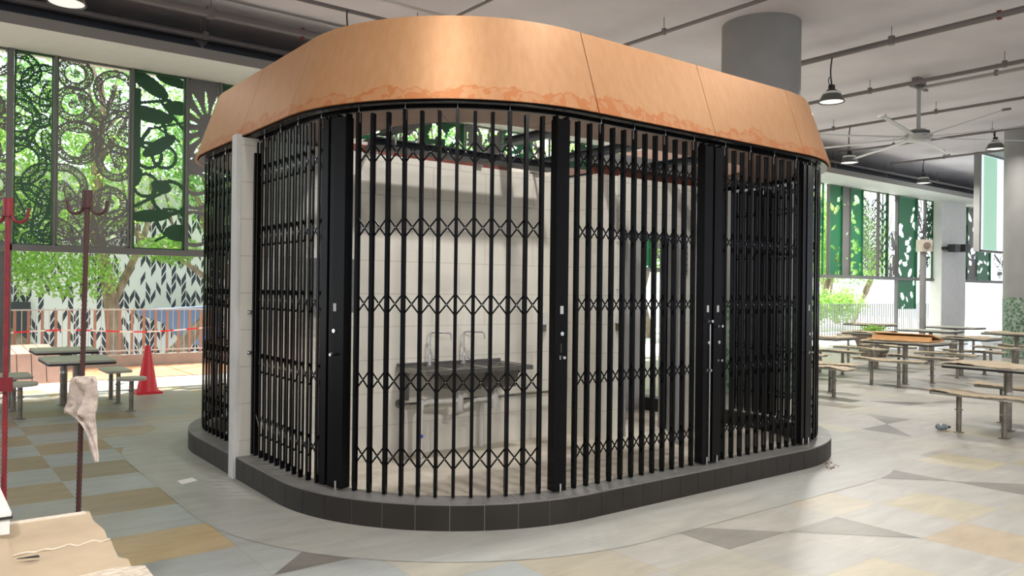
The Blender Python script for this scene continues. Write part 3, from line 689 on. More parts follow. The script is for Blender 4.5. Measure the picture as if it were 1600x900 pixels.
# cross pipes glimpsed above the service wall
# ---------------------------------------------------------------- ceiling services
PH = 5.28
pl_labels = []
def pipe_run(label, p0, p1, r, hangers=2.4, mat_='pipe', valve=None, conduit=False):
    t = thing('ceiling_pipe', label, 'pipe', ((p0[0]+p1[0])/2, (p0[1]+p1[1])/2, p0[2]))
    MB().tube([p0, p1], r, 10).build('pipe', M[mat_], t)
    if conduit: MB().tube([(p0[0]+0.07, p0[1]+0.0, p0[2]+0.02), (p1[0]+0.07, p1[1], p1[2]+0.02)], 0.012, 6).build('conduit', M['pipe_light'], t)
    L = (Vector(p1)-Vector(p0)).length; k = int(L/hangers)
    for i in range(k+1):
        q = Vector(p0).lerp(Vector(p1), (i+0.35)/(k+1))
        MB().tube([q+Vector((0,0,r)), Vector((q.x, q.y, 5.5))], 0.006, 6).tube([q+Vector((0,0,-r-0.006)), q+Vector((0,0,r+0.03))], r+0.006, 8).build('hanger', M['pipe'], t)
    if valve is not None:
        q = Vector(p0).lerp(Vector(p1), valve); MB().obox(q, 0.05, 0.05, 2*r+0.03).build('red_clamp', M['redpaint'], t, smooth=False)
pipe_run('thin ceiling pipe rising out of view just behind the top of the copper canopy', (6.10, 1.0, PH+0.05), (6.10, 11.4, PH+0.05), 0.022)
pipe_run('slender ceiling pipe crossing just left of the big round column', (8.74, 0.5, PH), (8.74, 11.4, PH), 0.028)
pipe_run('thick dark ceiling pipe with conduit running to the right of the big round column', (11.66, -1.0, PH), (11.66, 11.4, PH), 0.045, valve=0.44, conduit=True)
pipe_run('ceiling pipe passing behind the nearest pendant lamp on the right', (14.25, 0.0, PH), (14.25, 11.4, PH), 0.035)
pipe_run('thin ceiling pipe passing behind the pole of the ceiling fan', (16.90, 0.0, PH), (16.90, 11.4, PH), 0.03)
pipe_run('thin ceiling pipe beyond the ceiling fan', (19.85, 0.0, PH), (19.85, 11.5, PH), 0.03)
pipe_run('farthest thin ceiling pipe carrying a small pendant lamp', (22.65, 0.0, PH), (22.65, 11.5, PH), 0.03)
pipe_run('dark ceiling pipe with red clamp crossing above the left end of the kiosk', (-6.0, 11.25, PH), (9.0, 11.25, PH), 0.06, valve=0.71, conduit=False)
pipe_run('slim ceiling pipe carrying the cable above the left of the copper canopy', (-6.0, 9.93, PH), (9.5, 9.93, PH), 0.028)
pipe_run('long dark pipe lying in the recess above the window soffit', (-12, 12.2, 5.05), (40, 12.2, 5.05), 0.09, hangers=3.0, mat_='greysteel')
pipe_run('pale slim pipe in the recess in front of the dark one', (-12, 11.95, 5.15), (40, 11.95, 5.15), 0.045, hangers=3.0, mat_='pipe')
pipe_run('short galvanised conduit feeding the ceiling fan', (14.9, 3.0, 5.33), (14.9, 7.05, 5.33), 0.03, mat_='pipe_light')
# pendants
def pendant(label, u, v, top, hl=4.60, d=0.40, lit=0):
    t = thing('pendant_lamp', label, 'lamp', (u, v, hl), 'pendant lamps hanging from the ceiling pipes')
    r = d/2
    MB().lathe([(r, 0.0), (r*0.98, 0.012), (r*0.72, 0.12), (r*0.66, 0.125), (r*0.64, 0.118), (r*0.93, 0.012), (r*0.90, 0.006)], (u, v, hl), 28, caps=False).build('shade', M['shade'], t)
    MB().lathe([(r*0.66, 0.12), (r*0.70, 0.13), (r*0.70, 0.155), (r*0.55, 0.165)], (u, v, hl), 28).build('pale_ring', M['white'], t)
    MB().lathe([(r*0.50, 0.16), (r*0.40, 0.19), (r*0.26, 0.21), (r*0.26, 0.27), (r*0.14, 0.28)], (u, v, hl), 20).build('gear_cap', M['rubber'], t)
    MB().lathe([(0.0, 0.004), (r*0.60, 0.0), (r*0.90, 0.012), (r*0.88, 0.02), (0.0, 0.02)], (u, v, hl), 28, caps=False).build('lens', M['lens'], t)
    z = hl+0.27; pts = []
    for k in range(7):
        f_ = k/6; pts.append((u+0.02*math.sin(f_*5), v+0.03*math.sin(f_*4), z+(top-z)*f_))
    MB().tube(pts, 0.012, 8).build('cable', M['rubber'], t)
    ring = [(u-0.05+0.045*math.cos(a), v, z+0.06+0.06*math.sin(a)) for a in np.linspace(0, 2*PI, 14)]
    MB().tube(ring, 0.008, 6, caps=False).build('cable_loop', M['rubber'], t)
    if lit: lamp('pendant_light', (u, v, hl-0.03), lit, d*0.8, color=(1, 0.95, 0.88))
    return t
pendant('nearest pendant lamp with white lit lens right of the round column', 11.66, 6.88, PH, hl=4.54, lit=200)
pendant('pendant lamp hanging just off the right end of the copper canopy', 16.9, 9.52, PH, hl=4.45, lit=190)
pendant('small far pendant lamp hung in front of the green window panels', 22.65, 10.55, PH, hl=4.62, lit=190)
pendant('pendant lamp hanging above the bright green framed panel', 19.85, 7.64, PH, hl=4.86, lit=60)
pendant('pendant lamp at the top left corner of the view', 1.38, 9.93, PH, lit=14)
pendant('pendant lamp hidden behind the copper canopy with only its cable showing', 4.75, 9.93, PH, lit=14)
# ceiling fan
fx, fy, fh = 14.85, 7.02, 4.42
fn = thing('ceiling_fan', 'large grey ceiling fan with long flat blades on a down pole', 'ceiling fan', (fx, fy, fh))
MB().tube([(fx, fy, fh+0.1), (fx, fy, 5.42)], 0.035, 12).build('down_pole', M['fan'], fn)
MB().box(fx-0.15, fx+0.15, fy-0.06, fy+0.06, 5.36, 5.5).box(fx-0.3, fx+0.3, fy-0.03, fy+0.03, 5.30, 5.34).build('mounting_bracket', M['pipe'], fn, smooth=False)
MB().lathe([(0.10, -0.10), (0.20, -0.08), (0.24, -0.02), (0.24, 0.03), (0.16, 0.06), (0.13, 0.13), (0.06, 0.14)], (fx, fy, fh), 28).build('motor_hub', M['fan'], fn)
MB().lathe([(0.19, 0.045), (0.19, 0.075), (0.05, 0.08)], (fx, fy, fh+0.02), 28).build('dark_cap', M['shade'], fn)
for k in range(8):
    a = math.radians(12)+k*PI/4
    Mx = Matrix.Rotation(a, 3, 'Z') @ Matrix.Rotation(0.15, 3, 'X')
    c = Vector((fx+math.cos(a)*1.25, fy+math.sin(a)*1.25, fh-0.02))
    bl = MB().obox(c, 2.1, 0.08, 0.012, M=Mx).build('blade', M['fan'], fn, smooth=False)
    c2 = Vector((fx+math.cos(a)*2.32, fy+math.sin(a)*2.32, fh-0.02))
    MB().obox(c2, 0.05, 0.12, 0.035, M=Mx).build('blade_tip', M['shade'], bl, smooth=False)
# columns
def column(label, u, v, r, band):
    c = thing('round_column', label, 'column', (u, v, 0))
    MB().lathe([(r, 0.0), (r, 5.5)], (u, v, 0), 64).build('shaft', M['column'], c)
    MB().lathe([(r+0.004, 0.02), (r+0.004, band)], (u, v, 0), 64, caps=False).build('mosaic_band', M['mosaic'], c)
column('big grey round column rising behind the right of the copper canopy', 10.12, 7.12, 0.57, 1.35)
column('grey round column with green leaf patterned base at the right edge', 21.45, 7.42, 0.60, 1.45)
# ---------------------------------------------------------------- facade: frames and floral screens
PW0, PW1 = 2.05, 4.74
def seg_dist(U, H, ax, ay, bx, by):
    dx, dy = bx-ax, by-ay; L = dx*dx+dy*dy+1e-9
    t_ = np.clip(((U-ax)*dx+(H-ay)*dy)/L, 0, 1)
    return np.hypot(U-ax-t_*dx, H-ay-t_*dy)
def leaf(U, H, cx, cy, L, Wd, a):
    x = (U-cx)*math.cos(a)+(H-cy)*math.sin(a); y = -(U-cx)*math.sin(a)+(H-cy)*math.cos(a)
    t_ = np.clip(np.abs(x)/(L/2), 0, 1)
    return np.abs(y)-(Wd/2)*np.sqrt(np.clip(1-t_**2, 0, 1))*(np.abs(x) < L/2)-1e9*0*(x) + (np.abs(x) >= L/2)*1.0
def ring(U, H, cx, cy, r, t_, a0=None, a1=None):
    d = np.abs(np.hypot(U-cx, H-cy)-r)-t_/2
    if a0 is not None:
        an = np.arctan2(H-cy, U-cx); m_ = ((an-a0) % (2*PI)) < ((a1-a0) % (2*PI)); d = np.where(m_, d, 1.0)
    return d
def flower(U, H, cx, cy, R_, n_, w_, a0=0.0):
    d = np.full(U.shape, 9.0)
    for k in range(n_):
        a = a0+2*PI*k/n_; d = np.minimum(d, leaf(U, H, cx+math.cos(a)*R_*0.6, cy+math.sin(a)*R_*0.6, R_*0.8, w_, a))
    return np.minimum(d, np.hypot(U-cx, H-cy)-R_*0.16)
def screen(label, x0, x1, motif, colour, res=0.013, z0=PW0, z1=PW1, group='floral window screens', yy=FV, perf='perf_grey', name='screen_panel'):
    t = thing(name, label, 'screen', ((x0+x1)/2, yy, z0), group)
    mc = M[colour]
    fw_ = 0.018
    MB().box(x0, x0+fw_, yy-0.03, yy+0.03, z0, z1).box(x1-fw_, x1, yy-0.03, yy+0.03, z0, z1).box(x0, x1, yy-0.03, yy+0.03, z0, z0+fw_).box(x0, x1, yy-0.03, yy+0.03, z1-fw_, z1).build('panel_frame', mc if 'green' in colour else M['frame'], t, smooth=False)
    nu = max(4, int((x1-x0-0.04)/res)); nh = int((z1-z0-0.04)/res)
    us = np.linspace(x0+0.02, x1-0.02, nu+1); hs = np.linspace(z0+0.02, z1-0.02, nh+1)
    Uc, Hc = np.meshgrid((us[1:]+us[:-1])/2, (hs[1:]+hs[:-1])/2)
    solid, mesh_ = motif(Uc, Hc, x0, x1, z0, z1)
    mesh_ = mesh_ & ~solid
    for nm, mk, mt in (('floral_cutout', solid, mc), ('perforated_pattern', mesh_, M[perf])):
        if mk is None or not mk.any(): continue
        vs_, fs = [], []
        for j in range(nh):
            row = mk[j]; i = 0
            while i < nu:
                if row[i]:
                    i0 = i
                    while i < nu and row[i]: i += 1
                    b = len(vs_)
                    vs_ += [(us[i0], yy, hs[j]), (us[i], yy, hs[j]), (us[i], yy, hs[j+1]), (us[i0], yy, hs[j+1])]
                    fs.append((b, b+1, b+2, b+3))
                else: i += 1
        mb = MB(); mb.v = vs_; mb.f = fs; mb.m = [0]*len(fs)
        mb.build(nm, mt, t, smooth=False)
    return t
# motifs -------------------------------------------------------
def m_rings(seed, nr=6, petals=True, dens=1.0):
    def f_(U, H, x0, x1, z0, z1):
        r_ = random.Random(seed); so = np.zeros(U.shape, bool); me = np.zeros(U.shape, bool)
        for k in range(nr):
            cx, cy, r = (x0 if k % 2 else x1)+r_.uniform(-0.12, 0.12)*(x1-x0)+(0.2 if k % 2 else -0.2)*(x1-x0), z0+(k+0.5)*(z1-z0)/nr+r_.uniform(-0.1, 0.1), r_.uniform(0.20, 0.36)
            d1 = ring(U, H, cx, cy, r, 0.030); d2 = ring(U, H, cx, cy, r-0.09, 0.024)
            so |= (d1 < 0) | (d2 < 0); dd = np.hypot(U-cx, H-cy)
            me |= (dd < r) & (dd > r-0.09)
            if petals and r_.random() < 0.6: me |= dd < r*0.28
        cx, cy = (x0+x1)/2, z0+0.05
        fl = flower(U, H, cx, cy, 0.9, 10, 0.16, 0.1); me |= fl < 0
        fo = np.abs(fl) < 0.014; so |= fo & (H < z0+1.2)
        fl2 = flower(U, H, x0+0.7*(x1-x0), z0+1.75, 0.6, 7, 0.15, 0.5); me |= fl2 < 0; so |= np.abs(fl2) < 0.011
        return so, me
    return f_
def m_green(U, H, x0, x1, z0, z1):
    w_ = x1-x0; so = np.zeros(U.shape, bool); me = np.zeros(U.shape, bool)
    X = lambda a: x0+a*w_; Z = lambda b: z0+b*(z1-z0)
    for (a, b, L, W_, an) in ((0.30, 0.93, 0.62, 0.24, -0.55), (0.32, 0.76, 0.66, 0.24, -0.12), (0.86, 0.82, 0.42, 0.22, 0.0), (0.50, 0.59, 0.58, 0.20, 0.65),
                              (0.35, 0.19, 0.62, 0.19, 0.12), (0.55, 0.36, 0.30, 0.20, -0.2), (0.9, 0.10, 0.42, 0.26, 0.0), (0.75, 0.97, 0.5, 0.16, -0.2), (0.08, 0.40, 0.30, 0.12, 1.3)):
        so |= leaf(U, H, X(a), Z(b), L, W_, an) < 0
    for (a, b, r, t_) in ((0.24, 0.36, 0.17, 0.05), (0.72, 0.30, 0.25, 0.06), (0.28, 0.53, 0.19, 0.055), (0.60, 0.53, 0.17, 0.05), (0.75, 0.16, 0.20, 0.045), (0.30, 0.66, 0.24, 0.05)):
        so |= ring(U, H, X(a), Z(b), r, t_) < 0
    for (a0, b0, a1, b1, t_) in ((0.02, 0.55, 0.30, 0.68, 0.06), (0.30, 0.68, 0.98, 0.74, 0.035), (0.05, 0.42, 0.05, 0.60, 0.13), (0.05, 0.24, 0.6, 0.33, 0.05), (0.5, 0.85, 0.98, 0.70, 0.05), (0.1, 0.82, 0.7, 0.86, 0.05), (0.4, 0.70, 0.9, 0.63, 0.03), (0.45, 0.05, 0.9, 0.12, 0.04)):
        so |= seg_dist(U, H, X(a0), Z(b0), X(a1), Z(b1)) < t_/2
    so |= (U < x0+0.10) & (H > Z(0.42)) & (H < Z(0.9))
    return so, me
def m_greysolid(seed):
    def f_(U, H, x0, x1, z0, z1):
        so = np.ones(U.shape, bool); r_ = random.Random(seed)
        cy = z1-0.75
        for k in range(14):
            a = 0.4+k*0.42; L = 0.35; cx = x0+0.65*(x1-x0)
            so &= ~(leaf(U, H, cx+math.cos(a)*0.33, cy+math.sin(a)*0.42, L, 0.045, a) < 0)
        so &= ~(np.hypot(U-(x1-0.08), H-(z1-0.85)) < 0.14)
        me = H < z0+1.15
        so &= ~((H < z0+1.25))
        for cy2, r in ((z0+0.35, 0.26), (z0+0.95, 0.28), (z0+1.2, 0.3)):
            so |= ring(U, H, x0+0.12, cy2, r, 0.06) < 0
        return so, me & False
    return f_
def m_swirl(seed, fill=0.45, solidcol=True, scale=1.0):
    """leafy swirl cut-outs for the far panels"""
    def f_(U, H, x0, x1, z0, z1):
        r_ = random.Random(seed); d = np.full(U.shape, 9.0)
        n_ = int(14*fill/0.45)
        for k in range(n_):
            cx, cy, a = r_.uniform(x0, x1), r_.uniform(z0, z1), r_.uniform(0, PI)
            d = np.minimum(d, leaf(U, H, cx, cy, r_.uniform(0.35, 0.8)*scale, r_.uniform(0.10, 0.20)*scale, a))
            d = np.minimum(d, ring(U, H, cx, cy, r_.uniform(0.12, 0.3)*scale, 0.05))
        return d < 0, np.zeros(U.shape, bool)
    return f_
def m_mostly(seed, holes=14, size=0.2):
    def f_(U, H, x0, x1, z0, z1):
        r_ = random.Random(seed); so = np.ones(U.shape, bool)
        for k in range(holes):
            so &= ~(leaf(U, H, r_.uniform(x0, x1), r_.uniform(z0, z1), r_.uniform(0.5, 1.5)*size, r_.uniform(0.2, 0.7)*size, r_.uniform(-1.2, 1.2)) < 0)
        return so, np.zeros(U.shape, bool)
    return f_
def m_tree(seed):
    """branching stems with fronds"""
    def f_(U, H, x0, x1, z0, z1):
        r_ = random.Random(seed); d = np.full(U.shape, 9.0); xc = (x0+x1)/2; w_ = x1-x0
        for k in range(9):
            b = z0+0.2+k*(z1-z0-0.4)/9
            for sg in (-1, 1):
                d = np.minimum(d, leaf(U, H, xc+sg*w_*0.27, b+0.12, w_*0.6, 0.07, sg*0.7))
                d = np.minimum(d, ring(U, H, xc+sg*w_*0.3, b, w_*0.22, 0.035))
        d = np.minimum(d, np.abs(U-xc)-0.03)
        return d < 0, np.zeros(U.shape, bool)
    return f_
screen('grey perforated floral screen at the far left edge of the view', 0.20, 1.10, m_rings(11, 9), 'panel_grey')
screen('narrow floral screen with green perforated rings, second from the left edge', 1.17, 1.64, m_rings(2, 8), 'panel_green', perf='perf_green')
screen('wide grey ringed floral screen behind the rusty hook stand', 1.69, 2.65, m_rings(23, 10), 'panel_grey')
screen('dark green leaf cut-out screen left of the copper canopy', 2.70, 3.43, m_green, 'panel_green')
screen('grey floral screen touching the left tip of the copper canopy', 3.48, 3.95, m_greysolid(4), 'panel_grey')
xs = 4.0; k = 0; pos = ['first', 'second', 'third', 'fourth', 'fifth', 'sixth', 'seventh', 'eighth', 'ninth', 'tenth', 'eleventh', 'twelfth', 'thirteenth', 'fourteenth', 'fifteenth', 'sixteenth', 'seventeenth', 'eighteenth', 'nineteenth', 'twentieth', 'twenty-first']
while xs < 21.3:
    wd = [0.95, 0.9, 0.7, 1.0][k % 4]; kind = ['panel_green', 'panel_grey', 'panel_green_light', 'panel_grey'][k % 4]
    mo = [m_mostly(k, 16, 0.3), m_swirl(k, 0.45), m_swirl(k, 0.5), m_tree(k)][k % 4]
    screen('%s floral screen behind the kiosk, %s one right of the canopy tip' % ('green' if 'green' in kind else 'grey', pos[k]), xs, min(xs+wd, 21.7), mo, kind, res=0.03)
    xs += wd+0.04; k += 1
right = [(21.8, 22.48, 'panel_green_light', m_mostly(5, 16, 0.25), 'solid looking bright green screen nearest the right end of the kiosk'),
 (22.50, 22.96, 'panel_grey', m_mostly(6, 4, 0.12), 'narrow plain grey screen between two green ones'),
 (22.98, 23.68, 'panel_green_light', m_mostly(7, 22, 0.28), 'green screen right of the narrow plain grey one'),
 (23.70, 24.64, 'panel_grey', m_tree(8), 'clear screen with grey tree tracery in the far window wall'),
 (24.68, 25.22, 'panel_green', m_tree(9), 'narrow screen with fern fronds next to the tree tracery'),
 (25.25, 25.86, 'panel_grey', m_swirl(10, 0.3), 'pale swirling grey screen left of the long green one'),
 (27.22, 27.80, 'panel_grey', m_swirl(12, 0.3), 'narrow grey screen right of the long green one'),
 (27.83, 28.38, 'panel_green', m_swirl(13, 0.55), 'green leafy screen beside the pale pier'),
 (30.60, 31.10, 'panel_green', m_swirl(14, 0.4), 'slim yellow green leafy screen right of the pale pier'),
 (31.14, 31.9, 'panel_grey', m_mostly(15, 14, 0.3), 'grey screen behind the small black floodlights'),
 (31.95, 33.1, 'panel_green_light', m_mostly(16, 20, 0.25), 'hazy green screen under the framed bright panel'),
 (33.15, 34.5, 'panel_grey', m_swirl(17, 0.4), 'grey swirl screen left of the patterned column')]
for x0, x1, c, mo, lab in right: screen(lab, x0, x1, mo, c, res=0.035, group='floral window screens')
screen('long green screen dropping almost to the railing', 25.9, 27.18, m_mostly(18, 26, 0.3), 'panel_green_light', res=0.035, z0=1.0)
screen('long grey screen reaching the floor at the left edge', -0.3, 1.12, m_mostly(21, 8, 0.2), 'panel_grey', res=0.03, z0=0.02, z1=1.95)
# transom, mullions and pier
struct(MB().box(-14, 24.5+3.9, FV-0.06, FV+0.06, 1.96, 2.05).box(30.6, 44, FV-0.06, FV+0.06, 1.96, 2.05).build('trim_7', M['frame'], smooth=False))
mu = [1.135, 1.665, 2.675, 3.455, 3.975, 21.76, 22.49, 24.66, 25.235, 25.88, 27.2, 27.81]
mb = MB()
for u in mu: mb.box(u-0.016, u+0.016, FV-0.05, FV+0.05, 1.96, 4.75)
mb.box(1.09, 1.16, FV-0.06, FV+0.06, 0, 4.75); mb.box(25.84, 25.92, FV-0.05, FV+0.05, 0, 4.75)
struct(mb.build('trim_8', M['frame'], smooth=False))
struct(MB().box(28.42, 30.3, FV-0.3, FV+0.1, 0, 4.75).build('wall_pier', M['white'], smooth=False))
# ---------------------------------------------------------------- railings
def railing(label, x0, x1, y, base, top, sp, colour, thin, capmat):
    t = thing('railing', label, 'railing', ((x0+x1)/2, y, base))
    MB().box(x0, x1, y-0.03, y+0.03, top-0.012, top+0.012).build('top_rail', M[capmat], t, smooth=False)
    MB().box(x0, x1, y-0.015, y+0.015, base+0.06, base+0.085).build('bottom_rail', M[capmat], t, smooth=False)
    n_ = int((x1-x0)/sp); nb = 0
    for i in range(n_+1):
        u = x0+i*sp
        if nb < 98: MB().box(u-0.022, u+0.022, y-0.012, y+0.012, base, top).build('picket', M[colour], t, smooth=False)
        nb += 1
    if thin:
        for i in range(min(n_, 98)):
            u = x0+(i+0.5)*sp; MB().tube([(u, y, base), (u, y, top)], 0.006, 6).build('thin_rod', M[capmat], t)
railing('tan picket railing with pale top rail behind the left tables', -2.0, 8.5, 15.85, 0.22, 1.05, 0.205, 'picket', True, 'railwhite')
railing('pale metal railing across the bright terrace on the right', 18.0, 34.0, 15.2, 0.0, 1.12, 0.17, 'railgrey', False, 'railgrey')
# barrier tape
tp = MB(); p0 = Vector((-1.5, 14.6, 0.72)); p1 = Vector((6.0, 14.9, 0.72)); N = 34
for i in range(N):
    a = p0.lerp(p1, i/N); b = p0.lerp(p1, (i+1)/N); za = 0.03*math.sin(i*0.5); zb = 0.03*math.sin((i+1)*0.5)
    tp.add([(a.x, a.y, a.z+za-0.013), (b.x, b.y, b.z+zb-0.013), (b.x, b.y, b.z+zb+0.013), (a.x, a.y, a.z+za+0.013)], [(0,1,2,3)], i % 2)
tag(tp.build('barrier_tape', [M['tape_w'], M['tape_r']]), 'red and white barrier tape stretched in front of the tan railing', 'barrier tape')
# timber seat box on the deck
sb = thing('timber_bench_box', 'sloping timber box seat on the deck behind the left tables', 'bench', (1.2, 14.3, 0.012))
prof = [(13.76, 0.012), (13.95, 0.44), (15.2, 0.50), (15.2, 0.012)]
for i in range(9):
    x0 = 0.2+i*0.19; mb = MB(); v_ = [(x0, *p) for p in prof]+[(x0+0.18, *p) for p in prof]
    mb.add(v_, [(0,1,2,3), (7,6,5,4), (0,4,5,1), (1,5,6,2), (2,6,7,3), (3,7,4,0)]); mb.build('board', M['timber_pale'], sb, smooth=False)
# ---------------------------------------------------------------- outside: building, trees
bd = thing('patterned_building', 'white building clad in dark chevron panels beyond the left railing', 'building', (0, 20.5, -1.2))
MB().box(-12, 12.5, 20.5, 26, -1.2, 3.4).build('chevron_wall', M['chevron'], bd, smooth=False)
MB().box(-12, 12.5, 20.6, 26, 3.4, 4.2).build('pale_parapet', M['white'], bd, smooth=False)
MB().box(-12, 2.2, 20.3, 20.5, -1.2, 1.1).build('dark_ground_floor_glazing', M['greysteel'], bd, smooth=False)
st_ = MB(); sc_ = [pv(x_, y_, 19.2) for x_, y_ in ((222, 484), (345, 478), (345, 552), (290, 530), (262, 505), (222, 492))]
st_.add([(p_.x, 19.2, p_.z) for p_ in sc_]+[(p_.x, 19.8, p_.z) for p_ in sc_], [tuple(range(6)), tuple(reversed(range(6, 12)))]+[(k_, (k_+1) % 6, 6+(k_+1) % 6, 6+k_) for k_ in range(6)])
tag(st_.build('stair_canopy', M['bluepaint'], smooth=False), 'blue slanting stair canopy in front of the chevron building', 'canopy')
tag(MB().box(16, 60, 34, 36, -1.2, 3.0).box(16, 60, 33.7, 34, 1.2, 1.4).build('pale_building', M['white'], smooth=False), 'pale low building beyond the terrace on the right', 'building')
def foliage(name, centre, rad, n_, size, material, parent, seed, squash=0.8, hollow=0.35):
    r_ = np.random.default_rng(seed); n_ = int(n_*2.0)
    d = r_.normal(size=(n_, 3)); d /= np.linalg.norm(d, axis=1)[:, None]
    rr = (hollow+(1-hollow)*r_.random(n_)**0.6)[:, None]
    lump = 1+0.25*np.sin(d[:, :1]*5+seed)*np.cos(d[:, 1:2]*4)
    P = np.array(centre)+d*rr*lump*np.array([rad[0], rad[1], rad[2]])
    a = r_.normal(size=(n_, 3)); a /= np.linalg.norm(a, axis=1)[:, None]
    b = np.cross(a, r_.normal(size=(n_, 3))); b /= np.linalg.norm(b, axis=1)[:, None]
    s_ = size*0.62*(0.6+0.8*r_.random(n_))[:, None]
    V = np.stack([P-a*s_, P+b*s_*0.45, P+a*s_, P-b*s_*0.45], 1).reshape(-1, 3)
    org = np.array(WORIG[parent.name]) if parent else np.zeros(3)
    me = bpy.data.meshes.new(name); me.from_pydata((V-org).tolist(), [], [(4*i, 4*i+1, 4*i+2, 4*i+3) for i in range(n_)]); me.materials.append(material)
    o = bpy.data.objects.new(name, me); COL.objects.link(o)
    if parent: o.parent = parent
    return o
def branch(t, p0, dirn, L, r, depth, rnd, name='trunk'):
    pts = [Vector(p0)]; d = Vector(dirn).normalized(); n_ = 6
    for i in range(n_):
        d = (d+Vector((rnd.uniform(-.15, .15), rnd.uniform(-.15, .15), rnd.uniform(-.05, .15)))).normalized(); pts.append(pts[-1]+d*L/n_)
    t.tube(pts, [r*(1-0.5*i/n_) for i in range(n_+1)], 8)
    if depth > 0:
        for k in range(3):
            q = pts[3+k if 3+k <= n_ else n_]
            branch(t, q, d+Vector((rnd.uniform(-1, 1), rnd.uniform(-.6, .6), rnd.uniform(0.0, .6))), L*0.65, r*0.45, depth-1, rnd)
def tree(label, base, h, crown, seed, lean=(0, 0, 1), stems=1, leaf_n=5000, size=0.12, depth=2, r=0.16):
    t = thing('tree', label, 'tree', base, 'trees and shrubs outside')
    rnd = random.Random(seed); mb = MB()
    for k in range(stems):
        branch(mb, (base[0]+k*0.12, base[1], base[2]), (lean[0]+(k-stems/2+0.5)*0.75, lean[1], lean[2]), h, r, depth, rnd)
    mb.build('trunk', M['bark'], t)
    for i, (c, rad, mk, nn) in enumerate(crown): foliage('foliage', c, rad, nn, size, M[mk], t, seed*7+i)
    return t
tree('multi-stemmed tree with spreading branches just beyond the left railing', (3.3, 17.3, -1.2), 4.6,
     [((2.0, 17.6, 3.6), (2.3, 1.3, 1.5), 'leaf_bright', 3600), ((0.6, 17.0, 2.2), (1.3, 0.9, 0.9), 'leaf_bright', 2000), ((3.6, 17.8, 5.2), (2.6, 1.5, 1.6), 'leaf_mid', 2600), ((2.3, 17.0, 1.75), (1.2, 0.5, 0.55), 'leaf_bright', 800), ((4.3, 17.2, 2.25), (0.7, 0.4, 0.3), 'leaf_bright', 450)], 3, stems=4, r=0.19, size=0.085, lean=(0.25, 0, 1))
tree('leafy tree filling the view behind the far left screens', (0.0, 19.0, -1.2), 5.0,
     [((-0.5, 18.6, 4.6), (2.6, 1.2, 2.2), 'leaf_bright', 3200), ((1.8, 19.0, 6.0), (2.4, 1.2, 1.5), 'leaf_dark', 1500)], 9, stems=2, size=0.09)
tree('tree behind the left end of the copper canopy', (7.2, 18.6, -1.2), 5.0,
     [((6.3, 18.6, 4.6), (2.2, 1.2, 2.2), 'leaf_mid', 4500), ((6.6, 18.2, 3.2), (1.2, 0.8, 0.8), 'leaf_bright', 1500)], 12, stems=2, size=0.09)
for i, (u, v, lab) in enumerate([(11.5, 18.0, 'bushy tree outside behind the middle of the kiosk'), (16.5, 18.5, 'tall tree outside behind the right half of the kiosk'),
        (19.6, 17.6, 'green tree outside seen through the open service doorway'), (23.5, 20.0, 'green tree outside behind the nearest right green screens'), (27.0, 19.0, 'yellow green tree behind the far window tracery'), (32.0, 20.0, 'tree outside behind the pale pier'), (37.0, 21.0, 'tree outside behind the patterned column')]):
    tree(lab, (u, v, -1.2), 5.0, [((u, v, 4.4), (2.9, 1.3, 2.2), ['leaf_mid', 'leaf_bright'][i % 2], 4200), ((u+1.2, v-0.4, 3.0), (1.7, 1.0, 1.0), 'leaf_bright', 1500)], 30+i, stems=2, size=0.11)
for i, (u, v, lab) in enumerate([(21.5, 17.3, 'low yellow green shrub seen over the right railing by the kiosk'), (24.3, 17.6, 'low shrub seen over the right railing under the tracery'), (26.2, 17.1, 'pale shrub seen left of the long green screen'), (28.4, 17.5, 'pale shrub seen beneath the long green screen'), (30.5, 17.4, 'low shrub in flower bed right of the pale pier')]):
    t = thing('shrub', lab, 'shrub', (u, v, -1.2), 'trees and shrubs outside')
    foliage('leaves', (u, v, 1.0), (1.5, 0.6, 0.75), 1500, 0.10, M['leaf_bright'], t, 60+i, hollow=0.0)
    MB().tube([(u, v, -1.2), (u+0.05, v, 0.9)], [0.05, 0.02], 8).build('stem', M['bark'], t)
# ---------------------------------------------------------------- picnic tables and benches
def wavy_sheet(x0, x1, y0, y1, z, seed, amp=0.012, droop=0.02, th=0.006, nx=8, ny=26):
    r_ = random.Random(seed); ph = [r_.uniform(0, 6) for _ in range(6)]; mb = MB()
    vs_ = []
    for s_ in (0, 1):
        for i in range(nx+1):
            for j in range(ny+1):
                fx_, fy_ = i/nx, j/ny
                ex = 0.012*math.sin(fy_*19+ph[0])*(1 if i in (0, nx) else 0)
                x = x0+(x1-x0)*fx_+(ex if i == 0 else -ex); y = y0+(y1-y0)*fy_
                e = max(abs(2*fx_-1), 0)**6
                zz = z+amp*(0.5+0.5*math.sin(fy_*13+ph[1]+fx_*2))*(0.3+0.7*e)+amp*0.8*abs(math.sin(fy_*31+ph[2]))*e-droop*e*(0.5+0.5*math.sin(fy_*7+ph[3]))
                vs_.append((x, y, max(zz, z-0.03 if e > 0.3 else z+0.001)+th*s_))
    n1 = (nx+1)*(ny+1); fs = []
    for i in range(nx):
        for j in range(ny):
            a = i*(ny+1)+j; b = a+ny+1
            fs.append((a, a+1, b+1, b)); fs.append((n1+a, n1+b, n1+b+1, n1+a+1))
    per = [(i, 0) for i in range(nx+1)]+[(nx, j) for j in range(1, ny+1)]+[(i, ny) for i in range(nx-1, -1, -1)]+[(0, j) for j in range(ny-1, 0, -1)]
    idx = [i*(ny+1)+j for i, j in per]
    for k in range(len(idx)):
        a, b = idx[k], idx[(k+1) % len(idx)]; fs.append((a, b, n1+b, n1+a))
    mb.add(vs_, fs); return mb
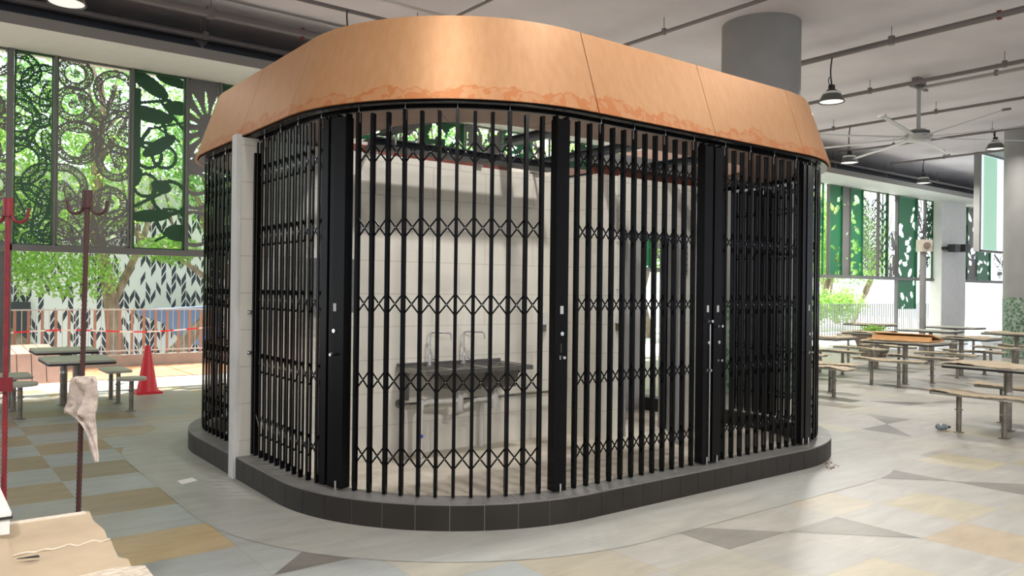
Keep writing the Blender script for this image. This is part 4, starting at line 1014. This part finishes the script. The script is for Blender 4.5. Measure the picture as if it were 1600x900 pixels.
def post(mb, x, y, z1, r, collar=True):
    mb.tube([(x, y, 0.0), (x, y, z1)], r, 14)
    mb.lathe([(r+0.03, 0.0), (r+0.03, 0.006), (r, 0.012)], (x, y, 0), 16)
def table(where, x, y, L=1.15, W_=0.68, h=0.72, two=False, covered=True, posts=((0, 0),), edge=True):
    t = thing('picnic_table', 'laminate table on steel post, '+where, 'table', (x, y, 0), 'fixed steel post tables')
    mb = MB(); poly = []
    for cx, cy, a0 in ((W_/2-0.05, L/2-0.05, 0), (-W_/2+0.05, L/2-0.05, PI/2), (-W_/2+0.05, -L/2+0.05, PI), (W_/2-0.05, -L/2+0.05, 1.5*PI)):
        for k in range(4): a = a0+k*PI/6; poly.append((x+cx+0.05*math.cos(a), y+cy+0.05*math.sin(a)))
    mb.prism(poly, h-0.022, h).build('tabletop', M['tablelam'], t)
    MB().prism([(x+(p[0]-x)*1.002, y+(p[1]-y)*1.002) for p in poly], h-0.046, h-0.022).build('dark_edge_board', M['rubber'], t)
    for px_, py_ in posts:
        mb = MB(); post(mb, x+px_, y+py_, h-0.04, 0.042); p = mb.build('post', M['post'], t)
        MB().lathe([(0.055, 0), (0.055, 0.03)], (x+px_, y+py_, 0.40), 16).build('collar', M['chrome'], p)
    MB().obox((x, y, h-0.05), 0.4, 0.06, 0.03).obox((x, y, h-0.05), 0.06, 0.5, 0.03).build('support_arms', M['post'], t, smooth=False)
    if covered:
        tag(wavy_sheet(x-W_/2-0.008, x+W_/2+0.008, y-L/2-0.02, y+L/2+0.03, h+0.002, int(x*10+y*7)).build('cardboard_cover', M['card_pale'], origin=(x, y, h)), 'wavy cardboard on the table, '+where, 'cardboard', 'cardboard covers on tables and benches')
    return t
def bench(where, x, y, L=1.05, W_=0.26, h=0.43, posts=(-0.2, 0.25), covered=True, shape='bar'):
    t = thing('bench_seat', 'fixed post seat, '+where, 'bench', (x, y, 0), 'fixed seats beside the tables')
    poly = []
    rr = 0.05 if shape == 'bar' else W_/2-0.01
    for sx_, sy_, a0 in ((1, 1, 0), (-1, 1, PI/2), (-1, -1, PI), (1, -1, 1.5*PI)):
        for k in range(5): a = a0+k*PI/8; poly.append((x+sx_*(W_/2-rr)+rr*math.cos(a), y+sy_*(L/2-rr)+rr*math.sin(a)))
    MB().prism(poly, h-0.028, h).build('seat', M['tablelam'], t)
    for py_ in posts:
        mb = MB(); post(mb, x, y+py_, h-0.03, 0.027); p = mb.build('post', M['post'], t)
        MB().lathe([(0.04, 0), (0.045, 0.006), (0.04, 0.012)], (x, y+py_, 0.24), 14).obox((x+0.05, y+py_, 0.246), 0.05, 0.012, 0.008).build('ring_clamp', M['chrome'], p)
    if covered:
        tag(wavy_sheet(x-W_/2-0.03, x+W_/2+0.03, y-L/2-0.05, y+L/2+0.06, h+0.002, int(x*13+y*5), nx=6).build('cardboard_cover', M['card_pale'], origin=(x, y, h)), 'wavy cardboard over the seat, '+where, 'cardboard', 'cardboard covers on tables and benches')
    return t
# right hand tables: (u, v, description)
RT = [(9.70, 3.58, 'nearest one on the right'), (13.20, 6.42, 'below the folded orange cardboard'),
      (15.60, 6.55, 'right of the folded cardboard'), (15.55, 8.15, 'behind the folded cardboard table'), (13.15, 8.0, 'second row by the kiosk'),
      (18.30, 6.6, 'in front of the patterned column'), (19.9, 10.6, 'far row nearest the kiosk side'), (20.4, 8.7, 'far row under the framed panel'), (18.0, 8.2, 'third row in the middle'), (17.3, 4.6, 'right edge, third row'), (12.9, 3.7, 'right edge, second row')]
for i, (u, v, wh) in enumerate(RT):
    table(wh, u, v, h=0.715, covered=i < 7)
    bench('kiosk side of the table '+wh, u-0.57, v+0.02, covered=i < 7)
    bench('far side of the table '+wh, u+0.57, v+0.02, covered=i < 7)
bench('nearer of two by the right end of the kiosk', 10.60, 6.22, L=0.62, posts=(-0.05,))
bench('farther of two by the right end of the kiosk', 11.15, 6.60, L=0.80, posts=(-0.05, 0.3))
# left tables
table('nearer of the two uncovered tables on the left', 1.57, 10.22, L=0.86, h=0.655, covered=False)
table('farther of the two uncovered tables on the left', 1.57, 11.15, L=0.70, h=0.70, covered=False)
bench('right of the nearest left table', 2.15, 10.22, L=0.36, W_=0.32, h=0.40, posts=(0,), covered=False, shape='round')
bench('right of the farther left table', 2.15, 11.15, L=0.62, W_=0.30, h=0.42, posts=(-0.2, 0.25), covered=False)
bench('left of the nearest left table', 1.02, 10.25, L=0.40, W_=0.34, h=0.40, posts=(0,), covered=False, shape='round')
bench('left of the farther left table', 1.02, 11.0, L=0.62, W_=0.36, h=0.42, posts=(-0.1, 0.25), covered=False)
# folded orange cardboard on the second table
cb = MB(); q = [(13.0, 5.95), (13.5, 5.95), (13.5, 6.95), (13.0, 6.95)]
cb.obox((13.2, 6.42, 0.745), 0.62, 1.0, 0.02, 0.05).obox((13.28, 6.42, 0.80), 0.5, 0.98, 0.012, 0.03, M=Matrix.Rotation(0.22, 3, 'Y')).obox((13.06, 6.42, 0.78), 0.02, 0.98, 0.06)
tag(cb.build('folded_cardboard', M['card_orange'], smooth=False), 'bright orange brown folded cardboard box lying on a covered table', 'cardboard')
# planter
pt = thing('planter', 'tapered brown stone planter among the right tables', 'planter', (18.4, 9.7, 0))
def taper(mb, x, y, w0, w1, z0, z1):
    mb.add([(x-w0, y-w0, z0), (x+w0, y-w0, z0), (x+w0, y+w0, z0), (x-w0, y+w0, z0), (x-w1, y-w1, z1), (x+w1, y-w1, z1), (x+w1, y+w1, z1), (x-w1, y+w1, z1)], [(0,3,2,1), (4,5,6,7), (0,1,5,4), (1,2,6,5), (2,3,7,6), (3,0,4,7)])
mb = MB(); mb.add([], []); taper(mb, 18.4, 9.7, 0.20, 0.34, 0, 0.50); mb.box(18.04, 18.76, 9.34, 10.06, 0.50, 0.62); mb.build('tub', M['planter'], pt, smooth=False)
foliage('plants', (18.4, 9.7, 0.66), (0.30, 0.30, 0.08), 160, 0.07, M['leaf_bright'], pt, 77, hollow=0.0)
# speaker on pole, floodlights, framed panel
sp_ = thing('pole_speaker', 'small beige speaker box on a tall grey pole among the right tables', 'speaker', (20.3, 9.45, 0))
MB().tube([(20.3, 9.45, 0), (20.3, 9.45, 2.6)], 0.075, 14).lathe([(0.2, 0), (0.2, 0.02)], (20.3, 9.45, 0), 20).build('pole', M['column'], sp_)
MB().obox((20.25, 9.40, 2.72), 0.30, 0.22, 0.30, -0.6).build('cabinet', M['cream'], sp_, smooth=False)
d_ = Vector((-math.sin(TH), -math.cos(TH), 0))
MB().tube([Vector((20.25, 9.40, 2.72))+d_*0.10, Vector((20.25, 9.40, 2.72))+d_*0.16], 0.08, 18).build('grille', M['planter'], sp_)
MB().tube([(20.3, 9.45, 2.87), (20.3, 9.45, 3.0), (20.36, 9.45, 3.04)], 0.015, 8).build('cable', M['rubber'], sp_)
fl = thing('floodlights', 'pair of small black floodlights mounted on the pale pier', 'floodlight', (30.0, 12.4, 2.9))
for u in (29.35, 30.35):
    c = pv(1487 if u < 30 else 1503, 388, 12.4)
    h_ = MB().box(c.x-0.20, c.x+0.20, 12.2, 12.45, c.z-0.13, c.z+0.13).build('lamp_head', M['rubber'], fl, smooth=False)
    MB().box(c.x-0.3, c.x+0.04, 12.45, 12.61, c.z-0.05, c.z+0.05).build('arm', M['rubber'], h_, smooth=False)
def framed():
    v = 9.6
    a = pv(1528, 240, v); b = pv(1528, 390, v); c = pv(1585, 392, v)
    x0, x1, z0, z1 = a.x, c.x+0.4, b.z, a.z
    t = thing('framed_panel', 'self-glowing framed panel with green vertical bands beside the patterned column', 'panel', (x0, v, z0))
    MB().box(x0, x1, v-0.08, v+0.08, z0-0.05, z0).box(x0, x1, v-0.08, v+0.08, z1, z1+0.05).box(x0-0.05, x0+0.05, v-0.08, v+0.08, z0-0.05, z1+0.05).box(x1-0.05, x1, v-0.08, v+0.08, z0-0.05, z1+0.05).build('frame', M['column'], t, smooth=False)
    MB().box(x0, x1, v-0.01, v+0.01, z0, z1).build('emissive_face', emis('emissive_panel_face', (0.80, 0.93, 1.0), 1.0), t, smooth=False)  # brightness of the face and bands is emission set in their materials
    for f0, f1, m_ in ((0.12, 0.42, emis('emissive_pale_green', (0.25, 0.75, 0.45), 0.65)), (0.62, 0.72, emis('emissive_deep_green', (0.02, 0.40, 0.25), 0.5))):
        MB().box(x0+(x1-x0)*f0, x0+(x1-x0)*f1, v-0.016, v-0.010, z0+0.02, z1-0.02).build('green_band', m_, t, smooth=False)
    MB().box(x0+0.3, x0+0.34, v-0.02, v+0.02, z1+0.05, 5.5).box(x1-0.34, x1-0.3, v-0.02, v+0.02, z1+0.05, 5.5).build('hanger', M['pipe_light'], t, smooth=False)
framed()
# crushed bottle under the nearest right bench
p = gp(1466, 667, 0.03)
bt = thing('plastic_bottle', 'crushed clear plastic bottle on the floor by the nearest right bench', 'bottle', (p.x, p.y, 0.0))
MB().tube([(p.x+0.1*k/6*1.0-0.05, p.y-0.08*k/6, 0.035+0.004*math.sin(k*2)) for k in range(7)], [0.02, 0.034, 0.028, 0.034, 0.03, 0.03, 0.014], 12).build('body', mat('dull_clear_plastic', (0.22, 0.26, 0.28), 0.2), bt)
MB().tube([(p.x+0.05, p.y-0.08, 0.035), (p.x+0.075, p.y-0.09, 0.035)], 0.014, 10).build('cap', M['rubber'], bt)
ps = [gp(x, y, 0.006) for x, y in ((1330, 541), (1400, 546), (1440, 545), (1500, 553), (1545, 556), (1530, 530), (1440, 530), (1330, 528))]
tag(MB().prism([(p_.x, p_.y) for p_ in ps], 0.002, 0.01).build('plastic_sheeting', mat('milky_plastic_sheet', (0.62, 0.63, 0.68), 0.3, var=0.1, scale=3, bump=0.8, bscale=4), smooth=False), 'pale plastic sheeting spread on the floor under the far right tables', 'plastic sheet')
# floor plate
q = [gp(x, y, 0.004) for x, y in ((277, 752), (300, 747), (308, 751), (284, 757))]
fp = MB().add([tuple(p) for p in q]+[(p.x, p.y, 0.008) for p in q], [(0,1,2,3), (4,5,6,7), (0,1,5,4), (1,2,6,5), (2,3,7,6), (3,0,4,7)]).build('floor_cover_plate', M['white'], smooth=False)
tag(fp, 'small white scuffed cover plate in the paving left of the kiosk', 'cover plate')
# crumbs of plaster by the right foot of the plinth
cr = MB(); r_ = random.Random(8)
for k in range(26):
    q0 = gp(r_.uniform(1290, 1312), r_.uniform(722, 736), 0.0); s_ = r_.uniform(0.004, 0.018)
    cr.obox((q0.x, q0.y, s_*0.3+0.003), s_, s_*0.8, s_*0.6, r_.uniform(0, 3))
tag(cr.build('rubble', mat('brown_rubble', (0.22, 0.15, 0.11), 0.9), smooth=False), 'scatter of small brown rubble crumbs beside the right end of the plinth', 'rubble', kind='stuff')
# ---------------------------------------------------------------- traffic cone
cu = gp(230, 614, 0)
cn = thing('traffic_cone', 'red traffic cone standing on the paving left of the kiosk', 'cone', (cu.x, cu.y, 0))
MB().lathe([(0.145, 0.03), (0.140, 0.05), (0.130, 0.07), (0.034, 0.655), (0.03, 0.66), (0.025, 0.655)], (cu.x, cu.y, 0), 28).build('cone_body', M['cone'], cn)
MB().obox((cu.x, cu.y, 0.016), 0.33, 0.33, 0.03, 0.0).build('square_base', M['cone'], cn, smooth=False)
# ---------------------------------------------------------------- hook stands, rag, near table with cardboard
def rod_at(x, y, Z):
    d = ray(x, y); n_ = math.sin(TH)*d.x+math.cos(TH)*d.y; return Vector((0, 0, EYE))+d*(Z/n_)
def stand(label, top, foot, Z, body, plate=False, hooks=(-1, 1)):
    a = rod_at(*top, Z); b = rod_at(*foot, Z); d = (b-a).normalized(); c = a+d*((a.z)/(-d.z)) if d.z < 0 else b
    t = thing('hook_stand', label, 'stand', (c.x, c.y, 0))
    rt_ = Vector((math.cos(TH), -math.sin(TH), 0))
    MB().tube([a-Vector((0,0,0.05)), c+Vector((0,0,0.012))], 0.0085, 10).build('ribbed_rod', body, t)
    rb = MB(); L = (c-a).length; k = int(L/0.016)
    for i in range(8, k): 
        q = a+(c-a)*(i/k); rb.tube([q, q+(c-a).normalized()*0.004], 0.0098, 8)
    rb.build('ribs', body, t)
    s_ = MB().tube([a+Vector((0,0,0.008)), a-Vector((0,0,0.055))], 0.014, 12, caps=True).tube([a+rt_*0.012+Vector((0,0,0.012)), a+rt_*0.012-Vector((0,0,0.05))], 0.007, 8).tube([a-rt_*0.012+Vector((0,0,0.012)), a-rt_*0.012-Vector((0,0,0.05))], 0.007, 8).build('socket', body, t)
    for sg in hooks:
        pts = [a-Vector((0,0,0.04))+rt_*sg*0.014, a-Vector((0,0,0.055))+rt_*sg*0.016]
        for k in range(0, 9):
            an = PI*k/8; pts.append(a-Vector((0,0,0.055))+rt_*sg*(0.016+0.0275*(1-math.cos(an)))+Vector((0,0,-0.022*math.sin(an))))
        pts.append(pts[-1]+Vector((0,0,0.028))+rt_*sg*0.004)
        MB().tube(pts, 0.0055, 8).build('hook', body, t)
    MB().lathe([(0.14, 0.0), (0.14, 0.01), (0.02, 0.014), (0.012, 0.04)], (c.x, c.y, 0), 20).build('base_plate', body, t)
    if plate:
        q = rod_at(8, 601, Z-0.02); MB().obox(q, 0.052, 0.006, 0.052, -TH).build('bracket_plate', body, t, smooth=False)
    return a, c
stand('rusty rod stand with two hooks and a rag tied to it', (136.5, 302), (122.5, 796), 2.95, M['rust'])
stand('red rod stand with two hooks at the left edge of the view', (12.5, 314), (6, 768), 2.85, M['redpaint'], plate=True)
# rag: a lofted, folded cloth hanging on the rod
prof = [(588, 118, 149), (594, 111, 151), (604, 109, 151), (616, 107, 153), (630, 105, 152), (640, 102, 150), (646, 108, 148), (652, 116, 149), (662, 126, 149.5), (672, 134, 150), (682, 137, 151), (692, 138, 152), (702, 141, 153), (712, 145, 154), (721, 148, 154)]
rt_ = Vector((math.cos(TH), -math.sin(TH), 0)); fw_ = Vector((math.sin(TH), math.cos(TH), 0))
mb = MB(); nr = 28; base = 0; rings = []
prof2 = []
for i in range(len(prof)-1):
    for k in range(3):
        f_ = k/3; prof2.append(tuple(prof[i][j]*(1-f_)+prof[i+1][j]*f_ for j in range(3)))
prof2.append(prof[-1])
for i, (y, xl, xr) in enumerate(prof2):
    a = rod_at(xl, y, 2.93); b = rod_at(xr, y, 2.93); c = (a+b)/2; hw = (b-a).length/2; vs_ = []
    dep = min(0.035, hw*0.85)*(0.75+0.25*math.sin(i*0.5)) if i > 0 else 0.008
    for j in range(nr):
        t_ = 2*PI*j/nr; fold = 1+0.42*math.sin(5*t_+i*0.13+0.8*math.sin(i*0.21))+0.16*math.sin(9*t_-i*0.27)+0.1*math.sin(i*0.9+3*t_)
        vs_.append(c+rt_*math.cos(t_)*hw*(1 if abs(math.cos(t_)) > 0.9 else 0.97)-fw_*math.sin(t_)*dep*fold)
    rings.append(vs_)
V = [p for r in rings for p in r]; Fc = []
for i in range(len(rings)-1):
    for j in range(nr):
        a = i*nr+j; b = i*nr+(j+1) % nr; Fc.append((a, b, b+nr, a+nr))
Fc.append(tuple(range(nr))); Fc.append(tuple(reversed(range((len(rings)-1)*nr, len(rings)*nr))))
mb.add(V, Fc)
# a loose corner on the left
a = rod_at(106, 636, 2.90); b = rod_at(100, 648, 2.90); c = rod_at(114, 645, 2.90); 
mb.tube([rod_at(110, 630, 2.91), rod_at(104, 640, 2.91), rod_at(102, 646, 2.91)], [0.012, 0.010, 0.004], 8)
tag(mb.build('rag', M['rag'], angle=80), 'pale stained cotton rag tied round the rusty rod stand', 'rag')
# near table and cardboard sheets
nt_ = thing('picnic_table', 'low table edge under the flattened cardboard at the bottom left corner', 'table', (0.05, 2.5, 0))
MB().box(-0.35, 0.49, 1.5, 3.04, 0.665, 0.69).build('tabletop', M['tablelam'], nt_, smooth=False)
for v in (2.0, 2.7):
    mb = MB(); post(mb, 0.05, v, 0.665, 0.042); mb.build('post', M['post'], nt_)
def card(name, label, pts, z, th, mats):
    n_ = len(pts); mb = MB(); mb.add([(p[0], p[1], z) for p in pts]+[(p[0], p[1], z+th+ (p[2] if len(p) > 2 else 0)) for p in pts],
        [tuple(reversed(range(n_))), tuple(range(n_, 2*n_))], 0)
    mb.add([(p[0], p[1], z) for p in pts]+[(p[0], p[1], z+th+(p[2] if len(p) > 2 else 0)) for p in pts], [(i, (i+1) % n_, n_+(i+1) % n_, n_+i) for i in range(n_)], 1)
    return tag(mb.build(name, mats, smooth=False), label, 'cardboard')
CM = [M['card'], M['card_raw']]
te = []
for k in range(15):
    te.append((0.20+k*0.0215, 2.648+0.006*math.sin(k*1.7), 0.726+0.004*math.sin(k*2.3)))
card('cardboard_sheet', 'flattened cardboard sheet, farther of those on the corner table', [(-0.35, 2.655), (0.50, 2.655), (0.515, 2.80), (0.505, 2.93), (0.515, 3.065), (0.40, 3.06), (0.20, 3.075), (-0.35, 3.06)], 0.692, 0.022, CM)
card('cardboard_sheet', 'flattened cardboard sheet, nearer one reaching the bottom of the view', [(-0.35, 1.6), (0.51, 1.6), (0.505, 2.20), (0.52, 2.24), (0.50, 2.33), (0.51, 2.44), (0.49, 2.47), (0.505, 2.648), (0.3, 2.655), (0.1, 2.640), (-0.35, 2.648)], 0.692, 0.030, CM)
near_card = [o_ for o_ in COL.objects if o_.name.startswith('cardboard_sheet')][-1]
MB().tube(te, 0.0025, 6).build('torn_pale_edge', M['card_raw'], near_card)
card('cardboard_sheet', 'overlapping cardboard sheet in the very bottom left corner', [(-0.35, 1.5), (0.26, 1.5), (0.265, 2.2), (0.245, 2.5), (0.25, 2.80), (0.10, 2.83), (-0.35, 2.82)], 0.724, 0.012, CM)
card('cardboard_sheet', 'corrugated cardboard piece with pale raw edge at the bottom of the view', [(0.20, 1.6), (0.518, 1.6), (0.525, 2.31), (0.45, 2.335), (0.33, 2.32), (0.20, 2.33)], 0.724, 0.014, [M['card_edge'], M['card_edge']])
sheets = [o_ for o_ in COL.objects if o_.name.startswith('cardboard_sheet')]
MB().box(-0.35, 0.50, 3.03, 3.062, 0.714, 0.7165).build('pale_folded_border', M['card_raw'], sheets[0], smooth=False)
MB().box(-0.35, 0.10, 2.785, 2.822, 0.736, 0.7385).build('pale_folded_border', M['card_raw'], sheets[2], smooth=False)
sl = [gp(x_, y_, 0.738) for x_, y_ in ((26, 873), (42, 870), (60, 867), (62, 870), (46, 871.5))]
MB().prism([(p_.x, p_.y) for p_ in sl], 0.7365, 0.7385).build('torn_slit', M['rubber'], sheets[2], smooth=False)
wb = thing('white_box', 'white box with black rim poking in at the left edge above the cardboard', 'box', (0.05, 3.1, 0.69))
def wbx():
    P = gp(18, 800, 0.805); x1, y0 = P.x, P.y
    MB().box(x1-0.4, x1, y0, y0+0.8, 0.792, 0.805).build('lid', M['white'], wb, smooth=False)
    MB().box(x1-0.4, x1+0.003, y0-0.003, y0+0.8, 0.785, 0.793).build('black_rim', M['rubber'], wb, smooth=False)
    MB().box(x1-0.4, x1-0.004, y0+0.004, y0+0.79, 0.738, 0.786).build('body', M['white'], wb, smooth=False)
wbx()
